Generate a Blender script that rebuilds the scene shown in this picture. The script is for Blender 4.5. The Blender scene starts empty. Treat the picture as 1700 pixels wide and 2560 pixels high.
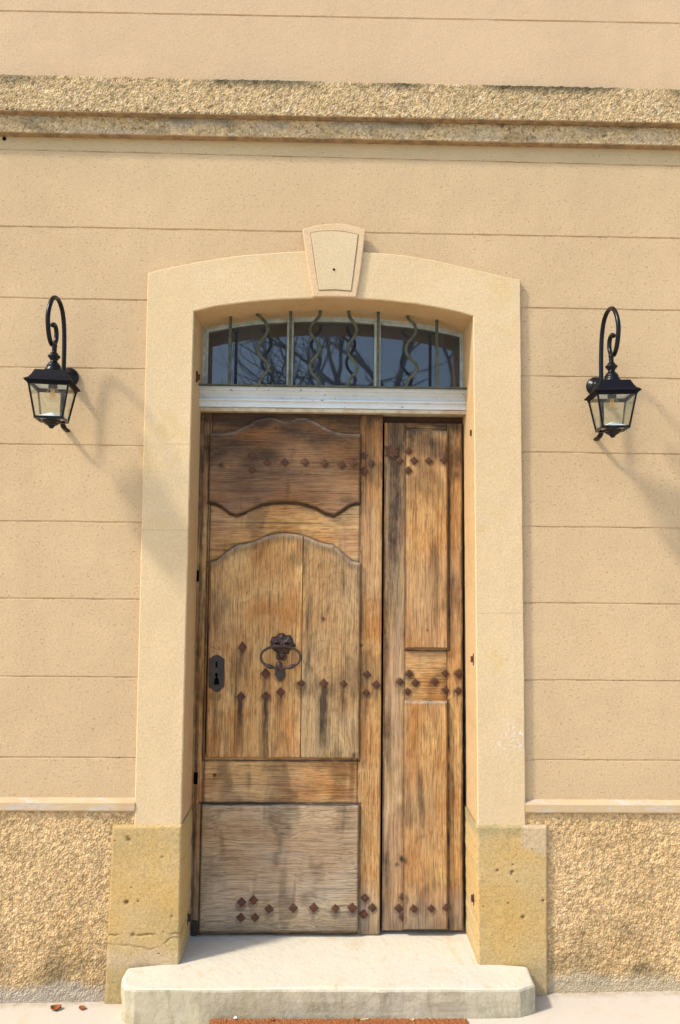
import bpy, bmesh, math, random
from mathutils import Vector, Matrix, noise
random.seed(7)
R = math.radians
SC = bpy.context.scene
COL = SC.collection

# ------------------------------------------------------------------ camera
FPX = 1800.0
PITCH, YAW, ROLL, CZ, CD = R(4.12226), R(1.02341), R(0.55800), 1.5706, 2.7
cp, sp, cyy, syy = math.cos(PITCH), math.sin(PITCH), math.cos(YAW), math.sin(YAW)
FWD = Vector((syy*cp, cyy*cp, sp)); RT0 = Vector((cyy, -syy, 0)); UP0 = RT0.cross(FWD)
RT = RT0*math.cos(ROLL) + UP0*math.sin(ROLL); UP = -RT0*math.sin(ROLL) + UP0*math.cos(ROLL)
cd = bpy.data.cameras.new("camera"); cam = bpy.data.objects.new("camera", cd); COL.objects.link(cam)
cd.sensor_fit = 'VERTICAL'; cd.sensor_height = 24; cd.sensor_width = 24; cd.lens = 24*FPX/2560
cd.clip_start = .05; cd.clip_end = 500
M = Matrix((RT, UP, -FWD)).transposed().to_4x4(); M.translation = Vector((0, -CD, CZ)); cam.matrix_world = M
SC.camera = cam

# ------------------------------------------------------------------ light
SUNV = Vector((-2.1, -1.0, 2.7)).normalized()          # towards the sun
EL = math.asin(SUNV.z)
w = bpy.data.worlds.new("World"); SC.world = w; w.use_nodes = True
wn = w.node_tree.nodes; bg = wn['Background']
sky = wn.new('ShaderNodeTexSky'); sky.sky_type = 'NISHITA'; sky.sun_disc = False
sky.sun_elevation = EL; sky.sun_rotation = math.atan2(SUNV.x, SUNV.y)
sky.air_density = 1.0; sky.dust_density = 1.5
w.node_tree.links.new(sky.outputs[0], bg.inputs[0]); bg.inputs[1].default_value = 0.15
sl = bpy.data.lights.new("sun", 'SUN'); so = bpy.data.objects.new("sun", sl); COL.objects.link(so)
sl.energy = 2.05; sl.angle = R(4.8); sl.color = (1.0, .93, .82)
so.rotation_euler = SUNV.to_track_quat('Z', 'Y').to_euler(); so.location = SUNV*20
SC.view_settings.view_transform = 'Standard'; SC.view_settings.look = 'None'
SC.view_settings.gamma = 1; SC.view_settings.exposure = 1.06
SC.cycles.max_bounces = 8; SC.cycles.diffuse_bounces = 4

# measured points: photograph pixel -> point on a real vertical (or level) plane
def P(x, y, Y=0.0):
    d = RT*(x-850) - UP*(y-1280) + FWD*FPX
    t = (CD+Y)/d.y
    return d.x*t, CZ + d.z*t
def G(x, y, Z):
    d = RT*(x-850) - UP*(y-1280) + FWD*FPX
    t = (Z-CZ)/d.z
    return d.x*t, -CD + d.y*t
K = 1700/1568.0

# ------------------------------------------------------------------ object helpers
def thing(name, label, cat, loc=(0, 0, 0), group=None):
    o = bpy.data.objects.new(name, None); COL.objects.link(o); o.location = loc
    o['label'] = label; o['category'] = cat
    o.empty_display_size = .05
    if group: o['group'] = group
    return o
def tag(o, label, cat, group=None):
    o['label'] = label; o['category'] = cat
    if group: o['group'] = group
    return o
def mk(name, verts, faces, mat, parent=None, smooth=False, bevel=0, seg=2, label=None, ang=40):
    me = bpy.data.meshes.new(name); me.from_pydata([tuple(v) for v in verts], [], faces); me.update()
    bm = bmesh.new(); bm.from_mesh(me); bmesh.ops.recalc_face_normals(bm, faces=bm.faces); bm.to_mesh(me); bm.free()
    o = bpy.data.objects.new(name, me); COL.objects.link(o)
    me.materials.append(mat)
    if smooth:
        for p in me.polygons: p.use_smooth = True
    if parent: o.parent = parent
    if bevel:
        b = o.modifiers.new('bevel', 'BEVEL'); b.width = bevel; b.segments = seg; b.limit_method = 'ANGLE'; b.angle_limit = R(ang)
    if label: o['label'] = label
    return o
class MB:
    def __init__(s): s.v = []; s.f = []
    def add(s, vs, fs):
        n = len(s.v); s.v += [Vector(v) for v in vs]; s.f += [tuple(i+n for i in f) for f in fs]; return s
    def box(s, x0, x1, y0, y1, z0, z1):
        return s.add([(x0,y0,z0),(x1,y0,z0),(x1,y1,z0),(x0,y1,z0),(x0,y0,z1),(x1,y0,z1),(x1,y1,z1),(x0,y1,z1)],
                     [(0,1,5,4),(1,2,6,5),(2,3,7,6),(3,0,4,7),(4,5,6,7),(3,2,1,0)])
    def frustum(s, c, z0, h0, z1, h1, cap=True):
        x, y = c
        vs = [(x-h0,y-h0,z0),(x+h0,y-h0,z0),(x+h0,y+h0,z0),(x-h0,y+h0,z0),(x-h1,y-h1,z1),(x+h1,y-h1,z1),(x+h1,y+h1,z1),(x-h1,y+h1,z1)]
        fs = [(0,1,5,4),(1,2,6,5),(2,3,7,6),(3,0,4,7)]
        if cap: fs += [(4,5,6,7),(3,2,1,0)]
        return s.add(vs, fs)
    def bar(s, a, b, wd, dp=None):      # square bar from a to b
        a, b = Vector(a), Vector(b); d = (b-a).normalized(); dp = dp or wd
        u = d.cross(Vector((0,1,0)));  u = Vector((1,0,0)) if u.length < 1e-4 else u.normalized()
        v = d.cross(u).normalized()
        vs = [p+u*i*wd/2+v*j*dp/2 for p in (a,b) for i,j in ((-1,-1),(1,-1),(1,1),(-1,1))]
        return s.add(vs, [(0,1,2,3),(7,6,5,4),(0,4,5,1),(1,5,6,2),(2,6,7,3),(3,7,4,0)])
    def tube(s, pts, rad, n=12, caps=True, flat=1.0):
        pts = [Vector(p) for p in pts]; rr = rad if isinstance(rad, (list, tuple)) else [rad]*len(pts)
        vs = []; up = None
        for i, p in enumerate(pts):
            t = (pts[min(i+1, len(pts)-1)] - pts[max(i-1, 0)]).normalized()
            if up is None:
                up = Vector((1,0,0)) if abs(t.x) < .9 else Vector((0,1,0))
            a = (up - t*up.dot(t)).normalized(); up = a; b = t.cross(a)
            for k in range(n):
                q = 2*math.pi*k/n
                vs.append(p + a*math.cos(q)*rr[i] + b*math.sin(q)*rr[i]*flat)
        fs = []
        for i in range(len(pts)-1):
            for k in range(n):
                k2 = (k+1) % n
                fs.append((i*n+k, i*n+k2, (i+1)*n+k2, (i+1)*n+k))
        if caps: fs += [tuple(range(n))[::-1], tuple((len(pts)-1)*n+k for k in range(n))]
        return s.add(vs, fs)
    def lathe(s, prof, c, n=28, axis='Z'):   # prof: (radius, height)
        vs = []
        for r_, h in prof:
            for k in range(n):
                q = 2*math.pi*k/n
                if axis == 'Z': vs.append((c[0]+r_*math.cos(q), c[1]+r_*math.sin(q), c[2]+h))
                else: vs.append((c[0]+r_*math.cos(q), c[1]-h, c[2]+r_*math.sin(q)))
        fs = []
        for i in range(len(prof)-1):
            for k in range(n):
                k2 = (k+1) % n; fs.append((i*n+k, i*n+k2, (i+1)*n+k2, (i+1)*n+k))
        fs += [tuple(range(n))[::-1], tuple((len(prof)-1)*n+k for k in range(n))]
        return s.add(vs, fs)
    def build(s, name, mat, parent=None, **kw):
        return mk(name, s.v, s.f, mat, parent, **kw)
def smoothpath(p, n=6):
    p = [Vector(q) for q in p]; out = []
    for i in range(len(p)-1):
        a = p[max(i-1,0)]; b = p[i]; c = p[i+1]; d = p[min(i+2,len(p)-1)]
        for k in range(n):
            t = k/n
            out.append(.5*((2*b)+(c-a)*t+(2*a-5*b+4*c-d)*t*t+(3*b-a-3*c+d)*t**3))
    return out+[p[-1]]
def interp(pts):
    pts = sorted(pts)
    def f(x):
        if x <= pts[0][0]: return pts[0][1]
        for (a, b), (c, d) in zip(pts, pts[1:]):
            if x <= c: return b + (d-b)*(x-a)/(c-a+1e-9)
        return pts[-1][1]
    return f
def sstep(a, b, x):
    t = max(0, min(1, (x-a)/(b-a))); return t*t*(3-2*t)

# ------------------------------------------------------------------ material helpers
class NT:
    def __init__(s, name, rough=.9, spec=.3):
        s.m = bpy.data.materials.new(name); s.m.use_nodes = True; s.t = s.m.node_tree; s.p = s.t.nodes['Principled BSDF']
        s.p.inputs['Roughness'].default_value = rough; s.p.inputs['Specular IOR Level'].default_value = spec
        s.tc = s.t.nodes.new('ShaderNodeTexCoord')
    def L(s, a, b): s.t.links.new(a, b)
    def setin(s, sock, v):
        if isinstance(v, bpy.types.NodeSocket): s.L(v, sock)
        else: sock.default_value = v
    def map(s, scale=(1,1,1), loc=(0,0,0), rot=(0,0,0), vec=None):
        n = s.t.nodes.new('ShaderNodeMapping'); s.L(vec or s.tc.outputs['Object'], n.inputs[0])
        n.inputs['Scale'].default_value = scale; n.inputs['Location'].default_value = loc; n.inputs['Rotation'].default_value = rot
        return n.outputs[0]
    def noise(s, scale, detail=4, rough=.55, vec=None, dist=0):
        n = s.t.nodes.new('ShaderNodeTexNoise'); s.L(vec or s.tc.outputs['Object'], n.inputs['Vector'])
        n.inputs['Scale'].default_value = scale; n.inputs['Detail'].default_value = detail
        n.inputs['Roughness'].default_value = rough; n.inputs['Distortion'].default_value = dist
        return n.outputs[0]
    def vor(s, scale, vec=None, feat='F1', rnd=1):
        n = s.t.nodes.new('ShaderNodeTexVoronoi'); n.feature = feat; s.L(vec or s.tc.outputs['Object'], n.inputs['Vector'])
        n.inputs['Scale'].default_value = scale; n.inputs['Randomness'].default_value = rnd
        return n.outputs[0]
    def ramp(s, fac, stops, interp_='LINEAR'):
        n = s.t.nodes.new('ShaderNodeValToRGB'); s.L(fac, n.inputs[0]); n.color_ramp.interpolation = interp_
        e = n.color_ramp.elements
        while len(e) < len(stops): e.new(.5)
        for el, (p, c) in zip(e, stops):
            el.position = p
            el.color = (c, c, c, 1) if isinstance(c, (int, float)) else (*c, 1)
        return n.outputs[0]
    def mix(s, fac, a, b, mode='MIX'):
        n = s.t.nodes.new('ShaderNodeMix'); n.data_type = 'RGBA'; n.blend_type = mode
        s.setin(n.inputs[0], fac)
        for i, v in ((6, a), (7, b)):
            if isinstance(v, tuple): v = (*v, 1)
            s.setin(n.inputs[i], v)
        return n.outputs[2]
    def mth(s, op, a, b=0.0, clamp=False):
        n = s.t.nodes.new('ShaderNodeMath'); n.operation = op; n.use_clamp = clamp
        s.setin(n.inputs[0], a); s.setin(n.inputs[1], b); return n.outputs[0]
    def attr(s, name):
        n = s.t.nodes.new('ShaderNodeAttribute'); n.attribute_name = name; return n.outputs['Fac']
    def sep(s, vec=None):
        n = s.t.nodes.new('ShaderNodeSeparateXYZ'); s.L(vec or s.tc.outputs['Object'], n.inputs[0]); return n.outputs
    def bump(s, h, strength=.5, dist=.003, prev=None):
        n = s.t.nodes.new('ShaderNodeBump'); s.L(h, n.inputs['Height']); n.inputs['Strength'].default_value = strength
        n.inputs['Distance'].default_value = dist
        if prev: s.L(prev, n.inputs['Normal'])
        return n.outputs[0]
    def col(s, c): s.setin(s.p.inputs['Base Color'], (*c, 1) if isinstance(c, tuple) else c)
    def nrm(s, n): s.L(n, s.p.inputs['Normal'])

def plaster(name, ca, cb, cs, pit=1.0, chips=False, green_shade=0.0, stain=.12):
    n = NT(name, .95, .15)
    big = n.ramp(n.noise(1.3, 4, .6), [(.36, 0), (.62, 1)])
    c = n.mix(big, ca, cb)
    c = n.mix(n.mth('MULTIPLY', n.ramp(n.noise(1, 5, .65, vec=n.map((5, 5, .9))), [(.54, 0), (.74, 1)]), .35*pit), c, tuple(x*.78 for x in ca))
    c = n.mix(n.mth('MULTIPLY', n.ramp(n.noise(2.1, 5, .7), [(.58, 0), (.70, 1)]), stain), c, (.58, .385, .13))
    c = n.mix(n.ramp(n.noise(5.5, 5, .7, dist=.6), [(.5, 0), (.75, .55)]), c, cs)
    fine = n.ramp(n.noise(160, 3, .6), [(.3, .86), (.7, 1.08)])
    c = n.mix(1.0, c, fine, 'MULTIPLY')
    if green_shade:
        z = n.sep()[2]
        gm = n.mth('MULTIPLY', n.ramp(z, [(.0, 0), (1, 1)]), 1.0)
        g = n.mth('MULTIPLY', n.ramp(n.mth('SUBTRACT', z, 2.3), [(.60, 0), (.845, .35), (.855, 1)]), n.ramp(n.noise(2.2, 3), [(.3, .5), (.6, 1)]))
        c = n.mix(n.mth('MULTIPLY', g, green_shade), c, (.40, .33, .18))  # greenish dark band: the cornice shadow painted into the wall colour
    # darker flecks in the pits, and rare white grains
    v1 = n.map((78, 78, 135), rot=(0, R(10), 0))
    pits = n.noise(1.0, 3.5, .6, vec=v1, dist=.15)
    pm = n.ramp(pits, [(.30, 1), (.40, 0)])
    c = n.mix(n.mth('MULTIPLY', pm, (.07*pit)), c, tuple(x*.5 for x in ca))
    wg = n.ramp(n.vor(55), [(.045, 1), (.07, 0)])
    wk = n.mth('MULTIPLY', wg, n.ramp(n.noise(9, 2), [(.5, 0), (.6, 1)]))
    c = n.mix(n.mth('MULTIPLY', wk, .55), c, (.72, .66, .55))
    if chips:
        x, y, z = n.sep()
        wz_ = n.mth('ADD', z, n.mth('MULTIPLY', n.noise(9, 4), .012))
        for zz, side in ((2.012+.006, -1), (1.69+.006, -1), (1.40, 1)):
            ln = n.mth('LESS_THAN', n.mth('ABSOLUTE', n.mth('SUBTRACT', wz_, zz)), .0011)
            ln = n.mth('MULTIPLY', ln, n.mth('LESS_THAN' if side < 0 else 'GREATER_THAN', x, 0.0))
            ln = n.mth('MULTIPLY', ln, n.ramp(n.noise(5, 2), [(.42, 0), (.52, .5)]))
            c = n.mix(ln, c, (.30, .20, .10))
        d = n.mth('SQRT', n.mth('ADD', n.mth('POWER', n.mth('MULTIPLY', n.mth('SUBTRACT', x, .70), 1.0), 2), n.mth('POWER', n.mth('SUBTRACT', z, .945), 2)))
        mk_ = n.mth('MULTIPLY', n.ramp(d, [(.02, 1), (.09, 0)]), n.ramp(n.noise(60, 6, .8), [(.55, 0), (.58, .8)]))
        c = n.mix(mk_, c, (.72, .70, .68))
    n.col(c)
    h = n.mth('MULTIPLY', n.ramp(pits, [(.29, 0), (.38, 1)]), 1.0)
    b1 = n.bump(h, .75*pit, .0035)
    b2 = n.bump(n.noise(85, 7, .75), .5, .003, b1)
    b3 = n.bump(n.noise(6, 3), .35, .010, b2)
    n.nrm(b3); return n.m

M_WALL = plaster('wall_plaster', (.565, .405, .228), (.515, .365, .205), (.61, .43, .24), 1.0, green_shade=.55)
M_WALLUP = plaster('upper_plaster', (.58, .415, .25), (.53, .38, .225), (.62, .43, .25), .7)
M_SUR = plaster('surround_plaster', (.645, .487, .285), (.605, .45, .255), (.65, .475, .25), .45, chips=True, stain=.6)
M_REV = plaster('reveal_bounce_plaster', (.58, .40, .205), (.54, .355, .17), (.44, .27, .12), .25)  # deeper orange paints bounced light in the reveal; brown blotches are dirt
M_KEY = plaster('keystone_stone', (.62, .49, .30), (.58, .45, .27), (.63, .47, .26), .35)
M_SMOOTH = plaster('smooth_margin', (.62, .445, .265), (.60, .43, .25), (.62, .44, .25), .12)

def roughcast(name, ca, cb, cg, dark=.3, z0=None):
    n = NT(name, .95, .15)
    c = n.mix(n.ramp(n.noise(3, 5, .65), [(.35, 0), (.7, 1)]), ca, cb)
    vc = n.t.nodes.new('ShaderNodeTexVoronoi'); n.L(n.tc.outputs['Object'], vc.inputs['Vector']); vc.inputs['Scale'].default_value = 125
    gr = n.ramp(n.sep(vc.outputs['Color'])[0], [(.0, .55), (.5, .97), (1, 1.35)])
    c = n.mix(.72, c, gr, 'MULTIPLY')
    c = n.mix(n.mth('MULTIPLY', n.ramp(n.noise(75, 3), [(.56, 0), (.68, 1)]), .5), c, cg)
    c = n.mix(n.mth('MULTIPLY', n.ramp(n.noise(58, 4, .65), [(.32, 1), (.45, 0)]), dark), c, (.10, .07, .03))
    c = n.mix(n.mth('MULTIPLY', n.attr('dirt_shade'), 1.0), c, (.075, .065, .035))
    pale = n.attr('pale')
    c = n.mix(pale, c, n.mix(n.ramp(n.sep()[0], [(0, 0), (1, 1)]), (.38, .345, .285), (.46, .385, .26)))
    n.col(c)
    b = n.bump(n.vor(170), .7, .004); b = n.bump(n.noise(260, 4, .7), .6, .002, b); n.nrm(b); return n.m
M_RC = roughcast('roughcast', (.60, .41, .205), (.48, .315, .14), (.76, .62, .42))
M_BAND = roughcast('roughcast_band', (.53, .375, .19), (.43, .31, .155), (.74, .65, .48), dark=.75)

def ochre():
    n = NT('ochre_stone', .95, .12)
    c = n.mix(n.ramp(n.noise(4, 5, .65), [(.35, 0), (.68, 1)]), (.57, .37, .13), (.56, .41, .205))
    c = n.mix(n.ramp(n.noise(6.5, 6, .7, dist=1), [(.55, 0), (.75, .6)]), c, (.52, .37, .135))
    c = n.mix(n.mth('MULTIPLY', n.attr('dirt_shade'), n.ramp(n.noise(26, 6, .75), [(.35, .25), (.6, 1)])), c, (.33, .28, .13))
    c = n.mix(n.attr('pale'), c, (.56, .42, .25))
    c = n.mix(1.0, c, n.ramp(n.noise(130, 6, .78), [(.3, .60), (.5, .98), (.7, 1.18)]), 'MULTIPLY')
    c = n.mix(n.mth('MULTIPLY', n.attr('mark'), .9), c, (.10, .055, .02))
    hole = n.ramp(n.vor(16, vec=n.map((1, 1, 1.9))), [(.05, 1), (.085, 0)])
    hm = n.mth('MULTIPLY', hole, n.ramp(n.noise(5, 1), [(.5, 0), (.56, 1)]))
    c = n.mix(n.mth('MULTIPLY', hm, .8), c, (.10, .06, .02))
    n.col(c)
    b = n.bump(n.noise(120, 8, .8), .9, .006)
    b = n.bump(n.mth('SUBTRACT', 1.0, hm), .8, .008, b)
    n.nrm(b); return n.m
M_OCHRE = ochre()

def pale_stone(name, a, b_, st, amt=.5, rough=.85):
    n = NT(name, rough, .2)
    c = n.mix(n.ramp(n.noise(3.2, 6, .6, dist=.8), [(.35, 0), (.7, 1)]), a, b_)
    c = n.mix(n.mth('MULTIPLY', n.ramp(n.noise(9, 7, .72, dist=1.2), [(.52, 0), (.66, 1)]), amt), c, st)
    c = n.mix(n.mth('MULTIPLY', n.ramp(n.noise(70, 5, .7), [(.6, 0), (.72, 1)]), .35), c, tuple(x*.6 for x in a))
    y = n.sep()[1]
    gm = n.mth('MULTIPLY', n.ramp(n.mth('ADD', n.mth('MULTIPLY', y, -1.0), n.mth('MULTIPLY', n.noise(14, 5), .05)), [(.04, 1), (.085, 0)]), n.ramp(n.noise(30, 5, .75), [(.4, .15), (.6, .8)]))
    c = n.mix(gm, c, (.33, .25, .14))
    n.col(c)
    n.nrm(n.bump(n.noise(60, 6, .65), .35, .003)); return n.m
M_GROUND = pale_stone('pale_paving', (.56, .49, .38), (.53, .47, .40), (.50, .41, .28), .45)

def step_mat():
    n = NT('step_stone', .9, .15)
    c = n.mix(n.ramp(n.noise(3.2, 6, .6, dist=.8), [(.35, 0), (.7, 1)]), (.58, .52, .395), (.545, .50, .41))
    c = n.mix(n.mth('MULTIPLY', n.ramp(n.noise(7, 7, .7, dist=1.5), [(.54, 0), (.64, 1)]), .6), c, (.52, .42, .25))
    c = n.mix(n.mth('MULTIPLY', n.ramp(n.noise(14, 7, .75, dist=1), [(.60, 0), (.66, 1)]), .35), c, (.33, .32, .29))
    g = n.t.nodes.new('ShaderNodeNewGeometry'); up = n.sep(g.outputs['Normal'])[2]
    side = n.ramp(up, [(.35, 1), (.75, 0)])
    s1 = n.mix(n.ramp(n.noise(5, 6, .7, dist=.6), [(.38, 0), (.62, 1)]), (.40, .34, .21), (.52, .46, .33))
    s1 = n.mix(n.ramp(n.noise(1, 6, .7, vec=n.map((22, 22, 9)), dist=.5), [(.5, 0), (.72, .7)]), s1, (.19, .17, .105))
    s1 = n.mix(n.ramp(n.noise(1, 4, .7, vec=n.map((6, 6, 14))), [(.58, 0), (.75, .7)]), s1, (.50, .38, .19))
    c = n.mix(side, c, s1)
    vw = n.t.nodes.new('ShaderNodeTexVoronoi'); vw.feature = 'DISTANCE_TO_EDGE'; vw.inputs['Scale'].default_value = 9
    n.L(n.map((1, 1, 1.6), vec=None), vw.inputs['Vector'])
    wob = n.mix(.06, n.tc.outputs['Object'], n.noise(11, 4)); n.L(wob, vw.inputs['Vector'])
    ck = n.mth('MULTIPLY', n.ramp(vw.outputs[0], [(.004, 1), (.016, 0)]), n.mth('MULTIPLY', side, n.ramp(n.noise(4, 3), [(.5, 0), (.6, 1)])))
    c = n.mix(n.mth('MULTIPLY', ck, .22), c, (.10, .08, .05))
    n.col(c)
    b = n.bump(n.noise(55, 6, .65), .55, .005); b = n.bump(n.noise(9, 4), .5, .012, b); n.nrm(b); return n.m
M_STEP = step_mat()

def wood(name, axis, ca, cb, cc, seed=0, figure=0.0, warpf=.025):
    """axis: grain direction. ca pale, cb orange-brown, cc dark"""
    n = NT(name, .82, .22)
    s_ = (230, 230, 6) if axis == 'Z' else (6, 230, 230)
    m_ = (24, 24, 1.3) if axis == 'Z' else (1.3, 24, 24)
    off = (seed*3.1, seed*1.7, seed*2.3)
    warp = n.noise(2.2, 3, .5, vec=n.map((1, 1, 1), off))
    base = n.mix(warpf, n.tc.outputs['Object'], warp)
    fib = n.noise(1, 5, .62, vec=n.map(s_, off, vec=base))
    band = n.noise(1, 4, .6, vec=n.map(m_, off, vec=base), dist=.4)
    patch = n.noise(4.2, 6, .66, dist=.9, vec=n.map((1, 1, .55) if axis == 'Z' else (.55, 1, 1), off))
    c = n.mix(n.ramp(patch, [(.38, 0), (.60, 1)]), ca, cb)
    c = n.mix(n.ramp(band, [(.52, 0), (.75, .45)]), c, cc)
    c = n.mix(1.0, c, n.ramp(fib, [(.32, .52), (.47, .96), (.70, 1.24)]), 'MULTIPLY')
    hgt = fib
    if figure:
        wv = n.t.nodes.new('ShaderNodeTexWave'); wv.wave_type = 'RINGS'; wv.rings_direction = 'Y'
        n.L(n.mix(.12, n.map((1, 1, .30), (-figure, 0, -.30)), n.noise(3, 4, .6)), wv.inputs['Vector'])
        wv.inputs['Scale'].default_value = 22; wv.inputs['Distortion'].default_value = 1.5; wv.inputs['Detail'].default_value = 4
        c = n.mix(.45, c, n.ramp(wv.outputs[1], [(.0, .70), (.35, 1.05), (1, 1.0)]), 'MULTIPLY')
    pore = n.noise(1, 3, .6, vec=n.map((330, 330, 22) if axis == 'Z' else (22, 330, 330), off, vec=base))
    c = n.mix(n.mth('MULTIPLY', n.ramp(pore, [(.36, 1), (.46, 0)]), .55), c, tuple(x*.25 for x in cb))
    ln_ = n.noise(1, 3, .5, vec=n.map((120, 120, .9) if axis == 'Z' else (.9, 120, 120), off, vec=base))
    c = n.mix(n.mth('MULTIPLY', n.ramp(ln_, [(.62, 0), (.70, 1)]), .55), c, tuple(x*.18 for x in cb))
    blot = n.noise(38, 5, .7, vec=n.map((1.6, 1, .7) if axis == 'Z' else (.7, 1, 1.6), off))
    c = n.mix(n.mth('MULTIPLY', n.ramp(blot, [(.5, 0), (.62, 1)]), .25), c, (.10, .06, .03))
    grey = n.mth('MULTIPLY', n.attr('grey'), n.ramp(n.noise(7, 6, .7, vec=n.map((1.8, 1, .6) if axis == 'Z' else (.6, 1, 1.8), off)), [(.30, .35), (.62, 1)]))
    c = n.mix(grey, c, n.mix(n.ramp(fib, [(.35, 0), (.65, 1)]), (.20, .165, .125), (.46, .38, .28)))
    dm = n.mth('ADD', n.ramp(n.noise(12, 8, .78, vec=n.map((1.8, 1, .7) if axis == 'Z' else (.7, 1, 1.8), off)), [(.3, .65), (.62, 1.7)]), 0.0)
    dirt_shade = n.mth('MULTIPLY', n.attr('dirt_shade'), dm, True)
    dirt_shade = n.mth('MULTIPLY', dirt_shade, n.ramp(fib, [(.3, 1.0), (.7, .80)]))
    c = n.mix(dirt_shade, c, (.032, .021, .014))
    n.col(c)
    b = n.bump(hgt, .7, .003); b = n.bump(pore, .5, .0018, b); b = n.bump(n.noise(6, 2), .25, .01, b)
    n.nrm(b); return n.m
PALE, TAN, DK = (.58, .36, .145), (.42, .19, .056), (.22, .095, .032)
M_WZ = [wood('oak_upright_%d' % i, 'Z', PALE, TAN, DK, i) for i in range(4)]
M_WFIG = wood('oak_figured', 'Z', (.46, .31, .15), (.41, .235, .095), DK, 5, .10)
M_WX = [wood('oak_crosswise_%d' % i, 'X', PALE, TAN, DK, 7+i) for i in range(2)]
M_WXD = wood('oak_reddish_crosswise', 'X', (.31, .15, .05), (.21, .085, .026), (.08, .04, .02), 11)
M_WXG = wood('oak_bleached_crosswise', 'X', (.46, .335, .19), (.36, .215, .10), (.20, .14, .09), 13, warpf=.09)

def simple(name, c, rough=.5, spec=.5, metal=0, bump=0, bs=60, c2=None, s2=20):
    n = NT(name, rough, spec); n.p.inputs['Metallic'].default_value = metal
    cc = c
    if c2: cc = n.mix(n.ramp(n.noise(s2, 5, .7), [(.42, 0), (.6, 1)]), c, c2)
    n.col(cc)
    if bump: n.nrm(n.bump(n.noise(bs, 5, .65), bump, .002))
    return n.m
M_RUST = simple('rusty_iron', (.062, .034, .024), .8, .25, .15, .8, 120, (.12, .045, .020), 70)
M_IRON = simple('dark_wrought_iron', (.045, .032, .028), .48, .5, .55, .5, 90, (.085, .048, .033), 40)
M_PLATE = simple('dark_lock_iron', (.040, .034, .032), .65, .35, .3, .5, 90, (.06, .045, .035), 45)
M_BLACK = simple('black_void', (.004, .004, .004), .9, 0)
M_LAMP = simple('black_lamp_paint', (.004, .004, .005), .30, .22, 0, .12, 240)
M_LROOF = simple('black_roof_paint', (.006, .006, .009), .6, .08, 0, .15, 240)
M_LAMPW = simple('white_lamp_inside', (.78, .80, .80), .35, .5)
M_GREEN = simple('faded_green_iron', (.055, .062, .042), .75, .3, .1, .6, 110, (.10, .105, .065), 35)
def whitepaint():
    n = NT('weathered_white_paint', .5, .35)
    c = n.mix(n.ramp(n.noise(6, 6, .7), [(.35, 0), (.7, 1)]), (.60, .62, .60), (.50, .52, .50))
    c = n.mix(n.ramp(n.noise(48, 4, .6), [(.66, 0), (.70, .9)]), c, (.10, .06, .03))
    sp_ = n.mth('MULTIPLY', n.ramp(n.vor(38), [(.09, 1), (.13, 0)]), n.ramp(n.noise(12, 2), [(.5, 0), (.55, 1)]))
    c = n.mix(n.mth('MULTIPLY', sp_, .85), c, (.08, .05, .03))
    c = n.mix(n.mth('MULTIPLY', n.ramp(n.noise(1, 6, .75, vec=n.map((14, 14, 60))), [(.58, 0), (.66, 1)]), .55), c, (.33, .27, .18))
    n.col(c); n.nrm(n.bump(n.noise(90, 4), .3, .0015)); return n.m
M_WHITE = whitepaint()
M_CREAM = simple('cream_peeling_paint', (.50, .43, .29), .6, .3, 0, .4, 90, (.40, .30, .17), 30)
M_FRAME = simple('grey_green_window_paint', (.30, .33, .28), .65, .3, 0, .4, 80, (.44, .46, .42), 26)
def glass(name, tint, gl, rough, dirtc=None):
    n = NT(name); t = n.t; t.nodes.remove(n.p); out = t.nodes['Material Output']
    tr = t.nodes.new('ShaderNodeBsdfTransparent'); tr.inputs[0].default_value = (*tint, 1)
    g = t.nodes.new('ShaderNodeBsdfGlossy'); g.inputs['Roughness'].default_value = rough; g.inputs[0].default_value = (1, 1, 1, 1)
    fr = t.nodes.new('ShaderNodeLayerWeight'); fac = n.mth('ADD', n.mth('MULTIPLY', n.mth('POWER', fr.outputs['Facing'], 4.0), .45), gl)
    mx = t.nodes.new('ShaderNodeMixShader'); t.links.new(fac, mx.inputs[0]); t.links.new(tr.outputs[0], mx.inputs[1]); t.links.new(g.outputs[0], mx.inputs[2])
    last = mx.outputs[0]
    if dirtc:
        df = t.nodes.new('ShaderNodeBsdfDiffuse'); df.inputs[0].default_value = (*dirtc, 1)
        m2 = t.nodes.new('ShaderNodeMixShader')
        f = n.ramp(n.noise(5, 6, .7, vec=n.map((1, 1, .5))), [(.3, .05), (.75, .30)])
        t.links.new(f, m2.inputs[0]); t.links.new(last, m2.inputs[1]); t.links.new(df.outputs[0], m2.inputs[2]); last = m2.outputs[0]
    t.links.new(last, out.inputs[0]); return n.m
M_GLASS = glass('lantern_glass', (.95, .97, .95), 0.03, .02)
M_PANE = glass('window_glass', (.75, .8, .8), 0.07, .02, (.13, .15, .19))
M_BULB = glass('bulb_glass', (.97, .95, .88), 0.03, .02)
M_FIL = simple('amber_filament', (.85, .45, .10), .4, .5)
def coir():
    n = NT('terracotta_coir', 1.0, .05)
    c = n.mix(n.ramp(n.noise(260, 3, .7), [(.35, 0), (.65, 1)]), (.20, .065, .022), (.50, .20, .08))
    n.col(c); n.nrm(n.bump(n.noise(320, 3, .7), 1, .006)); return n.m
M_COIR = coir()
M_LEAF = simple('dead_leaf', (.30, .09, .03), .7, .2, 0, .4, 60, (.20, .08, .03), 40)
M_STRAW = simple('straw_bits', (.55, .42, .22), .8, .2)
M_BARK = simple('grey_bark', (.17, .15, .13), .95, .1, 0, .8, 30)
M_ROOM = simple('dim_room_plaster', (.10, .10, .10), .9, .1)

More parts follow.
